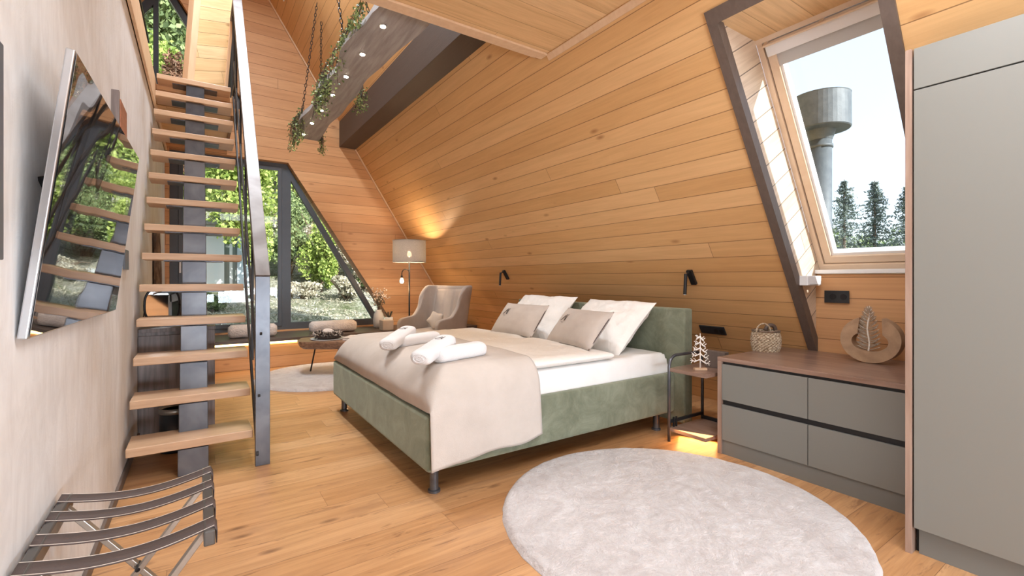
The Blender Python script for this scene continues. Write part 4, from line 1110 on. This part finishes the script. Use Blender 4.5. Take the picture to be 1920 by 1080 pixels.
for (fx, fy), (gx, gy) in (((1.135, 6.05), (1.19, 6.02)), ((1.33, 5.52), (1.36, 5.62)), ((1.68, 5.95), (1.60, 5.90))):
    MB().tube([(gx, gy, 0.345), (fx, fy, 0.028)], 0.009, 8).build('leg', M['black'], ct)
wr_ = thing('twig_wreath', 'dark and pale cone wreath around a white tuft on a tray on the coffee table', 'wreath', (1.30, 5.88, 0.426))
MB().lathe((1.30, 5.88, 0.426), [(0.19, 0.0), (0.20, 0.012), (0.185, 0.008), (0.0, 0.006)], 36).build('tray', M['ceram'], wr_, smooth=True)
dkm = MB(); ltm = MB()
for i in range(620):
    a = random.uniform(0, 2 * PI); b = random.uniform(0, 2 * PI)
    c = Vector((1.30 + 0.125 * math.cos(a), 5.88 + 0.125 * math.sin(a), 0.475))
    d = Vector((math.cos(a) * math.cos(b), math.sin(a) * math.cos(b), abs(math.sin(b)) if random.random() < .85 else math.sin(b)))
    p = c + d * 0.022; q_ = c + d * random.uniform(0.045, 0.06); q_.z = max(q_.z, 0.44)
    (dkm if i % 5 < 3 else ltm).tube([p, q_], [0.008, 0.0015], 4)
dkm.tube([(1.30 + 0.125 * math.cos(a), 5.88 + 0.125 * math.sin(a), 0.468) for a in np.linspace(0, 2 * PI, 33)], 0.03, 8)
o = dkm.build('dark_cones', plain('dark_cone', (0.05, 0.035, 0.028), 0.7), wr_); o['kind'] = 'stuff'
o = ltm.build('pale_tips', plain('pale_cone_tip', (0.7, 0.62, 0.55), 0.7), wr_); o['kind'] = 'stuff'
MB().grid(lambda u, v: (1.30 + 0.07 * math.cos(2 * PI * u) * math.sin(PI * v) * (1 + .15 * noise.noise(Vector((8 * u, 6 * v, 1)))), 5.88 + 0.07 * math.sin(2 * PI * u) * math.sin(PI * v), 0.505 + 0.05 * math.cos(PI * v)), 24, 14, True).build('white_tuft', M['fleece'], wr_, smooth=True)
bkk = thing('book', 'closed pale book lying at the right end of the coffee table', 'book', (1.58, 5.70, 0.426))
MB().obox((1.58, 5.70, 0.441), ta, tb2, (0, 0, 1), 0.22, 0.28, 0.026).build('pages', M['sheet'], bkk)
MB().obox((1.58, 5.70, 0.456), ta, tb2, (0, 0, 1), 0.226, 0.286, 0.005).obox((1.58, 5.70, 0.4285), ta, tb2, (0, 0, 1), 0.226, 0.286, 0.004).build('cover', M['fleece'], bkk, bevel=0.001)

# ================================================================== PENDANT
pd = thing('pendant_beam_light', 'long grey rough timber slab hung from the roof with a row of round spotlights', 'pendant lamp', (1.17, 4.85, 3.0))
def pedge(side):
    out = []
    for i in range(45):
        t = i / 44; y = 3.08 + (6.62 - 3.08) * t
        if side < 0: x = 0.975 + 0.03 * t + 0.018 * math.sin(7 * t * 3) + 0.010 * math.sin(23 * t) + (0.05 * (1 - t / 0.05) if t < 0.05 else 0)
        else: x = 1.375 - 0.02 * t - 0.05 * math.sin(PI * t) + 0.018 * math.sin(5 * t * 2.4 + 1) + 0.008 * math.sin(31 * t)
        out.append((x, y + 0.02 * math.sin(30 * x)))
    return out
pp_ = pedge(-1) + pedge(1)[::-1]
M['driftwood'] = plain('grey_weathered_timber', (0.36, 0.345, 0.34), 0.6, var=0.9, vscale=4, vcol=(0.24, 0.22, 0.215), stretch=(7, 0.7, 7), bmp=0.3, bscale=12)
pmb = MB()
tri = tessellate_polygon([[Vector((a, b, 0)) for a, b in pp_]])
n = len(pp_)
pmb.v = [(a, b, 3.0) for a, b in pp_] + [(a + (0.02 if i < n / 2 else -0.02), b, 3.075) for i, (a, b) in enumerate(pp_)]
pmb.f = [tuple(t) for t in tri] + [tuple(i + n for i in t) for t in tri] + [(i, (i + 1) % n, (i + 1) % n + n, i + n) for i in range(n)]
pmb.build('timber_slab', M['driftwood'], pd)
spotm = emis('spot_glow', (1.0, 0.86, 0.66), 30)
for i in range(7):
    y = 3.338 + i * 0.509
    r = MB(); r.lathe((1.12, y, 2.994), [(0.028, 0.0), (0.028, 0.006)], 20); r = r.build('spotlight', M['rackmetal'], pd)
    MB().lathe((1.12, y, 2.990), [(0.0, 0), (0.019, 0.0), (0.019, 0.004)], 16).build('spot_lens', spotm, r)
    light('spot', 'SPOT', (1.12, y, 2.985), 9, (1.0, 0.78, 0.52), direction=(0, 0, -1), spot_size=math.radians(95), spot_blend=0.7, shadow_soft_size=0.02)
def chain(p, q):
    p, q = Vector(p), Vector(q); d = (q - p); L_ = d.length; d.normalize()
    sd = d.cross(Vector((0, 1, 0))).normalized(); ot = sd.cross(d)
    mb = MB(); k = int(L_ / 0.045)
    for i in range(k):
        c = p + d * (i + 0.5) * (L_ / k); s_ = sd if i % 2 else ot
        mb.tube([c + d * 0.028 * math.cos(a) + s_ * 0.012 * math.sin(a) for a in np.linspace(0, 2 * PI, 9)], 0.0038, 4, cap=False)
    return mb
for p, q_ in (((1.03, 6.05, 3.07), (1.215, 6.08, 4.55)), ((1.02, 4.0, 3.07), (0.83, 4.3, 5.18)), ((1.30, 4.0, 3.07), (0.95, 4.2, 4.98)), ((1.3, 6.3, 3.07), (1.30, 6.25, 4.42))):
    chain(p, q_).build('chain', M['black'], pd)

def ivy(label, starts, n, lsz=0.03, seed=0):
    R = random.Random(seed)
    c0 = Vector(starts[0][0])
    e = thing('trailing_ivy', label, 'plant', c0, 'ivy plants trailing from the hanging timber')
    vine = MB(); lf = MB()
    for (a, b, dr_, wd_) in starts:
        a, b = Vector(a), Vector(b)
        for i in range(n):
            t = R.random(); p = a.lerp(b, t)
            dz = R.random() ** 0.8 * dr_; q_ = p + Vector((R.uniform(-wd_, wd_), R.uniform(-wd_, wd_), 0.04 - dz))
            if i % 6 == 0: vine.tube([p + Vector((0, 0, 0.05)), (p + q_) / 2 + Vector((0.01, 0, 0.02)), q_], 0.002, 4)
            s_ = lsz * R.uniform(0.5, 1.1); ax = Vector((R.uniform(-1, 1), R.uniform(-1, 1), R.uniform(-1, .3))).normalized(); sd = ax.cross(Vector((R.uniform(-1, 1), R.uniform(-1, 1), 1))).normalized()
            nn_ = ax.cross(sd)
            lf.add([q_, q_ + ax * s_ * 0.5 + sd * s_ * 0.45, q_ + ax * s_ + nn_ * s_ * 0.15, q_ + ax * s_ * 0.5 - sd * s_ * 0.45], [(0, 1, 2, 3)])
    vine.build('vine', M['ivyvine'], e); o = lf.build('foliage', M['ivy'], e, fix=False); o['kind'] = 'stuff'
M['ivyvine'] = plain('ivy_vine', (0.05, 0.035, 0.02), 0.8)
M['ivy'] = leaf_mat('ivy_leaf', (0.05, 0.09, 0.03), (0.34, 0.42, 0.16), 0.4, 0.2)
ivy('thick ivy trailing over the left edge at the far end of the hanging timber slab', [((1.0, 5.75, 3.09), (0.98, 6.5, 3.09), 0.36, 0.04)], 420, seed=1)
ivy('long ivy garland along the left edge at the near half of the hanging timber slab', [((0.97, 4.0, 3.09), (0.99, 4.95, 3.09), 0.30, 0.05), ((0.96, 3.3, 3.09), (0.97, 4.0, 3.09), 0.12, 0.03), ((0.99, 4.5, 3.05), (0.99, 5.0, 3.05), 0.34, 0.05)], 300, seed=2)
ivy('small ivy tuft hanging over the right edge of the timber slab before the dark beam', [((1.39, 4.72, 3.08), (1.38, 4.95, 3.08), 0.24, 0.05)], 170, seed=3)
ivy('small ivy tuft hanging from the far right corner of the timber slab', [((1.37, 6.45, 3.07), (1.36, 6.62, 3.07), 0.30, 0.04)], 130, seed=4)

# ================================================================== LUGGAGE RACK
lr = thing('luggage_rack', 'folding luggage rack with four brown straps standing beside the plaster wall', 'luggage rack', (-0.14, 1.7, 0))
RZt = 0.495
MB().box(0.012, 0.038, 1.44, 1.945, RZt - 0.04, RZt).build('top_bar', M['rackdark'], lr, bevel=0.004)
MB().box(-0.342, -0.316, 1.43, 1.935, RZt - 0.04, RZt).build('top_bar', M['rackdark'], lr, bevel=0.004)
for yy, o1_ in ((1.515, 0.0), (1.865, 0.0)):
    MB().bar((0.022, yy - 0.012, RZt - 0.02), (-0.335, yy - 0.012, 0.0), 0.016, 0.024, up=(0, 1, 0)).build('leg', M['rackmetal'], lr, bevel=0.002)
    MB().bar((-0.325, yy + 0.012, RZt - 0.02), (0.02, yy + 0.012, 0.0), 0.016, 0.024, up=(0, 1, 0)).build('leg', M['rackmetal'], lr, bevel=0.002)
    MB().cyl((-0.155, yy - 0.024, 0.248), (-0.155, yy + 0.024, 0.248), 0.007, 10).build('pivot_bolt', M['black'], lr)
MB().box(-0.345, -0.325, 1.50, 1.88, 0.03, 0.05).build('brace', M['rackmetal'], lr)
MB().box(0.005, 0.025, 1.50, 1.88, 0.03, 0.05).build('brace', M['rackmetal'], lr)
for i, yy in enumerate((1.485, 1.625, 1.765, 1.895)):
    prof = [(0.041, RZt - 0.042), (0.042, RZt - 0.01), (0.036, RZt + 0.003)] + [(0.036 - 0.376 * t, RZt + 0.003 - 0.030 * math.sin(PI * t)) for t in np.linspace(0.06, 0.94, 14)] + [(-0.340, RZt + 0.003), (-0.346, RZt - 0.01), (-0.346, RZt - 0.042)]
    def sf(u, v, yy=yy, prof=prof):
        k = u * (len(prof) - 1); a = int(min(k, len(prof) - 2)); f = k - a
        p = prof[a]; q_ = prof[a + 1]; return (p[0] + (q_[0] - p[0]) * f, yy + (v - 0.5) * 0.062, p[1] + (q_[1] - p[1]) * f)
    s_ = MB().grid(sf, len(prof), 3).build('strap', M['strap'], lr, smooth=True, solid=0.003, fix=False)
    for e_ in (-0.029, 0.029):
        MB().tube([(a, yy + e_, b + 0.0022) for a, b in prof[2:-2]], 0.0009, 4).build('stitching', M['stitch'], s_)

# ================================================================== OUTSIDE
def terr(x, y):
    t = max(0, y - 8.2); z = 0.02 + 0.085 * t + 0.013 * t * t
    if x > 4: z *= max(0.0, 1 - (x - 4) / 14)
    if x < -6: z *= 1.0
    z += (0.22 * noise.noise(Vector((x * 0.7, y * 0.7, 0))) + 0.09 * noise.noise(Vector((x * 2.6, y * 2.6, 5)))) * min(1, max(0, (y - 8.5) / 3))
    return z - 0.1 if y < 8.2 else z
def gmat():
    m, N, L, B = new_mat('rough_meadow')
    P = objc(N)
    f = noise_n(N, L, P, 1.3, 10, 0.72, 1.0)
    c = ramp(N, L, f, [(0.36, (0.20, 0.25, 0.11)), (0.45, (0.50, 0.53, 0.36)), (0.54, (0.76, 0.76, 0.66)), (0.7, (0.82, 0.81, 0.76))])
    f2 = noise_n(N, L, P, 16, 8, 0.75)
    c = mixc(N, L, 0.85, c, mixc(N, L, 1.0, c, ramp(N, L, f2, [(0.4, (0.28, 0.3, 0.2)), (0.58, (1, 1, 1))]), 'MULTIPLY'))
    L.new(c, B.inputs['Base Color']); B.inputs['Roughness'].default_value = 0.95
    bump(N, L, B, f2, 1.0, 0.15); return m
gx, gy = np.linspace(-30, 55, 120), np.concatenate([np.linspace(-25, 7.6, 14), np.linspace(7.8, 22, 90), np.linspace(22.5, 70, 40)])
vsg = [(float(x), float(y), terr(x, y) - (0.25 if y < 8 else 0)) for y in gy for x in gx]
nx_ = len(gx); fsg = [(j * nx_ + i, j * nx_ + i + 1, (j + 1) * nx_ + i + 1, (j + 1) * nx_ + i) for j in range(len(gy) - 1) for i in range(nx_ - 1)]
gmb = MB(); gmb.v = vsg; gmb.f = fsg
struct('ground_hillside', gmb, gmat(), smooth=True, fix=False)

def leaves(name, pts, size, mat, parent=None, keep=False, aspect=0.6, seed=0, droop=0.0):
    R = np.random.default_rng(seed); n = len(pts)
    a = R.normal(size=(n, 3)); a[:, 2] -= droop; a /= np.linalg.norm(a, axis=1)[:, None]
    b = np.cross(a, R.normal(size=(n, 3))); b /= np.linalg.norm(b, axis=1)[:, None]
    s_ = (size * R.uniform(0.5, 1.2, n))[:, None]
    V = np.stack([pts - a * s_ * .5, pts + b * s_ * aspect * .5, pts + a * s_ * .5, pts - b * s_ * aspect * .5], 1).reshape(-1, 3)
    me = bpy.data.meshes.new(name); me.vertices.add(4 * n); me.vertices.foreach_set('co', V.ravel())
    me.loops.add(4 * n); me.loops.foreach_set('vertex_index', np.arange(4 * n, dtype=np.int32))
    me.polygons.add(n); me.polygons.foreach_set('loop_start', np.arange(0, 4 * n, 4, dtype=np.int32)); me.polygons.foreach_set('loop_total', np.full(n, 4, dtype=np.int32))
    me.update(); me.validate(); me.materials.append(mat)
    o = bpy.data.objects.new(name, me); COL.objects.link(o)
    if parent is not None: o.parent = parent
    return o
def cloud(n, c, r, seed, lumps=14, thin=0.55):
    R = np.random.default_rng(seed)
    cc = R.normal(size=(lumps, 3)); cc /= np.linalg.norm(cc, axis=1)[:, None]; cc *= R.uniform(0.2, 0.85, lumps)[:, None]
    rad = R.uniform(0.22, 0.5, lumps); k = R.integers(0, lumps, n)
    d = R.normal(size=(n, 3)); d /= np.linalg.norm(d, axis=1)[:, None]
    p = cc[k] + d * (rad[k] * R.uniform(thin, 1.0, n) )[:, None]
    return p * np.array(r) + np.array(c)
LG1 = leaf_mat('bright_green_leaf', (0.15, 0.24, 0.04), (0.55, 0.66, 0.20), 0.6, 0.35)
LG2 = leaf_mat('mid_green_leaf', (0.09, 0.14, 0.06), (0.36, 0.46, 0.20), 0.6, 0.3)
LG3 = leaf_mat('dry_brush_leaf', (0.26, 0.24, 0.17), (0.74, 0.70, 0.58), 0.7, 0.3)
LG4 = leaf_mat('spruce_needle', (0.06, 0.09, 0.08), (0.22, 0.27, 0.23), 0.6, 0.2)
trunkm = plain('tree_bark', (0.20, 0.14, 0.10), 0.9, var=0.8, vscale=8, bmp=0.6, bscale=12)
def tree(kind, label, x, y, h, r, n, sz, mat, seed, crown0=0.15, grp=None, cat='tree', lumps=18, zb=None, droop=0.0):
    z0 = (terr(x, y) if zb is None else zb) - 0.1
    e = thing(kind, label, cat, (x, y, z0), grp, local=True)
    MB().tube([(0, 0, 0), (0.05 * h / 6, 0.03, h * 0.5), (0, 0, h * 0.9)], [0.045 * h / 2 * .6, 0.03 * h / 2 * .6, 0.01], 8).build('trunk', trunkm, e)
    p = cloud(n, (0, 0, h * (crown0 + (1 - crown0) / 2)), (r, r, h * (1 - crown0) / 2), seed, lumps)
    leaves('foliage', p, sz, mat, e, seed=seed, droop=droop)
    return e
def bush(label, x, y, h, r, n, sz, mat, seed, grp=None, kind='bush'):
    z0 = terr(x, y) - 0.05
    e = thing(kind, label, 'bush', (x, y, z0), grp, local=True)
    st_ = MB()
    R = random.Random(seed)
    for i in range(9):
        a = R.uniform(0, 6.28); st_.tube([(0, 0, 0), (r * .4 * math.cos(a), r * .4 * math.sin(a), h * .5), (r * .8 * math.cos(a), r * .8 * math.sin(a), h * .9)], [0.02, 0.012, 0.004], 5)
    st_.build('stems', trunkm, e)
    leaves('foliage', cloud(n, (0, 0, h * 0.55), (r, r, h * 0.5), seed, 10), sz, mat, e, seed=seed)
    return e
# forest on the hill behind (one crown mesh shared by copies)
BG = 'forest trees on the hillside'
src = tree('forest_tree', 'leafy green tree of the forest on the hillside', 4.0, 25.0, 11.0, 3.0, 15000, 0.26, LG2, 21, 0.05, BG)
src2 = tree('forest_tree', 'leafy green tree of the forest on the hillside', -1.2, 22.0, 11.0, 2.8, 15000, 0.24, LG1, 22, 0.05, BG)
for i, (x, y, s_) in enumerate(((1.5, 24.5, 1.1), (6.8, 26, 1.1), (9.8, 25, 1.0), (-3.8, 26, 1.2), (2.8, 30, 1.3), (7.5, 31, 1.4), (12.5, 29, 1.2), (-0.6, 29, 1.35), (5.2, 22.5, 0.75), (8.2, 22.5, 0.7))):
    c = copy_tree(src if i % 2 else src2); c.location = (x, y, terr(x, y) - 0.2); c.scale = (s_, s_, s_); c.rotation_euler = (0, 0, i * 1.3)
tree('conifer_tree', 'bright yellow green tree with drooping branches just outside the gable window', 1.15, 12.6, 6.2, 1.15, 16000, 0.13, LG1, 31, 0.14, droop=0.8)
tree('conifer_tree', 'bright green tree outside the gable window behind the stair', -0.35, 14.5, 6.5, 1.2, 14000, 0.14, LG1, 32, 0.26, droop=0.8)
tree('young_tree', 'small light green tree outside the triangular part of the gable window', 2.75, 13.2, 2.2, 0.6, 7000, 0.10, LG1, 33, 0.0)
tree('tall_tree', 'tall green tree filling the triangular upper window', -1.3, 18.5, 13.5, 2.3, 20000, 0.22, LG2, 34, 0.1, lumps=30)
BB = 'wild bushes on the slope outside the gable window'
for i, (x, y, h, r, m_) in enumerate(((3.6, 15.5, 2.2, 1.2, LG3), (4.6, 14.6, 1.5, 1.0, LG2), (3.9, 17.5, 3.0, 1.5, LG2), (5.3, 17, 2.8, 1.5, LG3), (2.6, 16.5, 2.4, 1.2, LG2), (4.3, 12.8, 0.9, 0.7, LG2), (3.1, 12.0, 0.6, 0.5, LG3), (0.2, 11.8, 0.5, 0.45, LG2), (1.2, 16.0, 2.2, 1.2, LG2), (6.6, 18, 3.0, 1.6, LG2), (-0.6, 12.2, 0.7, 0.5, LG2), (3.35, 14.3, 1.7, 1.0, LG3), (2.2, 14.9, 1.9, 0.9, LG2), (3.9, 13.4, 1.0, 0.8, LG3), (2.2, 12.6, 0.5, 0.6, LG3))):
    bush(('pale dry bush in the middle of the triangular window, behind the small light tree', 'green bush at the right of the triangular window, under the leaning trunk',
          'tall green bush high on the slope behind the pale dry bush', 'pale dry bush at the far right of the slope, behind the leaning trunk',
          'green bush left of the small light tree, beside the window mullion', 'low green bush near the window at the lower right corner of the triangular pane',
          'low pale bush near the bottom of the triangular window', 'low green bush on the slope behind the lower stair treads',
          'green bush high on the slope behind the bright conifer', 'tall green bush farthest right and highest on the slope',
          'low green bush left of the garden shed', 'pale dry bush just behind the small light tree', 'green bush just right of the window mullion', 'low pale dry bush under the leaning trunk', 'small pale bush in front of the small light tree')[i], x, y, h, r, 5200, 0.10, m_, 50 + i, BB)
tuft = []
R_ = np.random.default_rng(5)
for i in range(16000):
    y = 8.3 + 8 * R_.random() ** 1.3; x = -1.5 + R_.random() * (5 + 0.2 * y); 
    tuft.append((x, y, terr(x, y) + 0.02 + 0.03 * R_.random()))
go = leaves('dry_grass', np.array(tuft), 0.10, LG3, aspect=0.22, seed=8)
tag(go, 'dry pale grass and leaves covering the slope outside the gable window', 'grass', kind='stuff')
lgm = MB().tube([(3.05, 13.9, 2.9), (3.6, 14.0, 2.2), (4.2, 14.2, 1.5), (4.75, 14.4, 0.9)], [0.05, 0.07, 0.085, 0.1], 10)
tag(lgm.build('fallen_trunk', plain('grey_dead_wood', (0.45, 0.41, 0.34), 0.85, var=.7, vscale=9), smooth=True), 'bare pale trunk leaning across the bushes outside the triangular window', 'tree trunk')
sx = thing('garden_shed', 'small white garden shed with posts on the slope, seen between the stair treads', 'shed', (0.7, 14.0, terr(0.6, 14)))
zz = 0.35
wsm = plain('white_painted_boards', (0.8, 0.82, 0.84), 0.6)
MB().box(0.10, 0.56, 14.0, 14.1, zz, 2.5).build('door', wsm, sx)
MB().box(0.08, 1.6, 14.12, 15.2, zz, 2.55).build('wall', plain('shed_grey', (0.22, 0.26, 0.25), 0.7), sx)
MB().box(0.66, 0.72, 13.6, 13.66, zz, 2.45).build('post', wsm, sx)
MB().box(0.85, 1.15, 14.05, 14.1, zz + .6, 2.3).build('window', plain('pale_blue_pane', (0.5, 0.6, 0.7), 0.2), sx)
MB().box(0.0, 1.7, 13.5, 15.3, 2.5, 2.6).build('roof', plain('shed_roof', (0.3, 0.3, 0.28), 0.7), sx)

# chimney and spruces beyond the roof window
chm = thing('flue_pipe', 'grey metal flue pipe with a wide drum cap outside the roof window', 'chimney', (5.22, 2.14, -0.3))
gal = plain('weathered_zinc', (0.075, 0.095, 0.11), 0.6, metal=0.2, var=0.6, vscale=14, vcol=(0.12, 0.145, 0.16), bmp=0.15)
cx_, cy_ = 5.22, 2.14
MB().cyl((cx_, cy_, -0.3), (cx_, cy_, 2.56), 0.098, 28).build('pipe', gal, chm, smooth=True)
MB().cyl((cx_, cy_, 2.47), (cx_, cy_, 2.50), 0.108, 28).build('pipe_collar', gal, chm, smooth=True)
MB().lathe((cx_, cy_, 0), [(0.10, 2.55), (0.115, 2.59), (0.13, 2.645), (0.25, 2.65), (0.258, 2.66), (0.255, 2.98), (0.258, 2.99), (0.0, 3.005)], 40).build('drum_cap', gal, chm, smooth=False)
def spruce(label, x, y, zt, h, r, seed):
    R = random.Random(seed); z0 = zt - h
    e = thing('spruce_tree', label, 'tree', (x, y, z0), 'spruces beyond the roof window', local=True)
    MB().tube([(0, 0, 0), (0, 0, h)], [0.14, 0.02], 8).build('trunk', trunkm, e)
    P_ = []; k = 46
    for i in range(k):
        t = i / k; z = h * (0.08 + 0.92 * t); rr = r * (1 - t) ** 0.85 * R.uniform(0.7, 1.15) + 0.05
        for j in range(9):
            a = R.uniform(0, 6.28); ln = rr * R.uniform(0.6, 1.1)
            for m_ in range(18):
                f = (m_ + R.random()) / 18; P_.append((ln * f * math.cos(a) + R.gauss(0, .05), ln * f * math.sin(a) + R.gauss(0, .05), z - 0.28 * ln * f + 0.12 * ln * f * f + R.gauss(0, .04)))
    leaves('needles', np.array(P_), 0.20, LG4, e, aspect=0.3, seed=seed, droop=0.4)
def place(u, d): 
    r = (u - 960) / 870.18 * d; return d * math.sin(THETA) + r * math.cos(THETA), d * math.cos(THETA) - r * math.sin(THETA)
x, y = place(1583, 25); spruce('left one of the dark spruces seen through the roof window, nearest the flue pipe', x, y, 6.5, 8.5, 2.9, 1)
x, y = place(1640, 25); spruce('middle one of the dark spruces seen through the roof window', x, y, 6.45, 8.5, 2.8, 2)
x, y = place(1700, 24); spruce('right one of the dark spruces seen through the roof window, cut off by the wardrobe', x, y, 6.0, 8.0, 2.8, 3)
for i, (u, d, h) in enumerate(((1565, 30, 5.0), (1612, 31, 4.8), (1665, 30, 4.6), (1712, 29, 4.9))):
    x, y = place(u, d); tree('broadleaf_tree', 'pale green broadleaf tree low beyond the roof window, ' + ('left of the left spruce', 'between the left and middle spruces', 'between the middle and right spruces', 'behind the right spruce')[i], x, y, h + 1.2, 2.2, 5000, 0.24, LG2, 70 + i, 0.0, 'low trees behind the spruces', zb=-1.5)
# brown cone shaped thuja outside the triangular upper window
x, y = 0.0, 10.6
tree('brown_thuja', 'brown cone shaped tree top outside the triangular upper window', -0.37, 11.5, 5.9, 0.34, 9000, 0.08, leaf_mat('brown_needle', (0.10, 0.05, 0.03), (0.36, 0.20, 0.13)), 91, 0.3, zb=0.3, lumps=8)
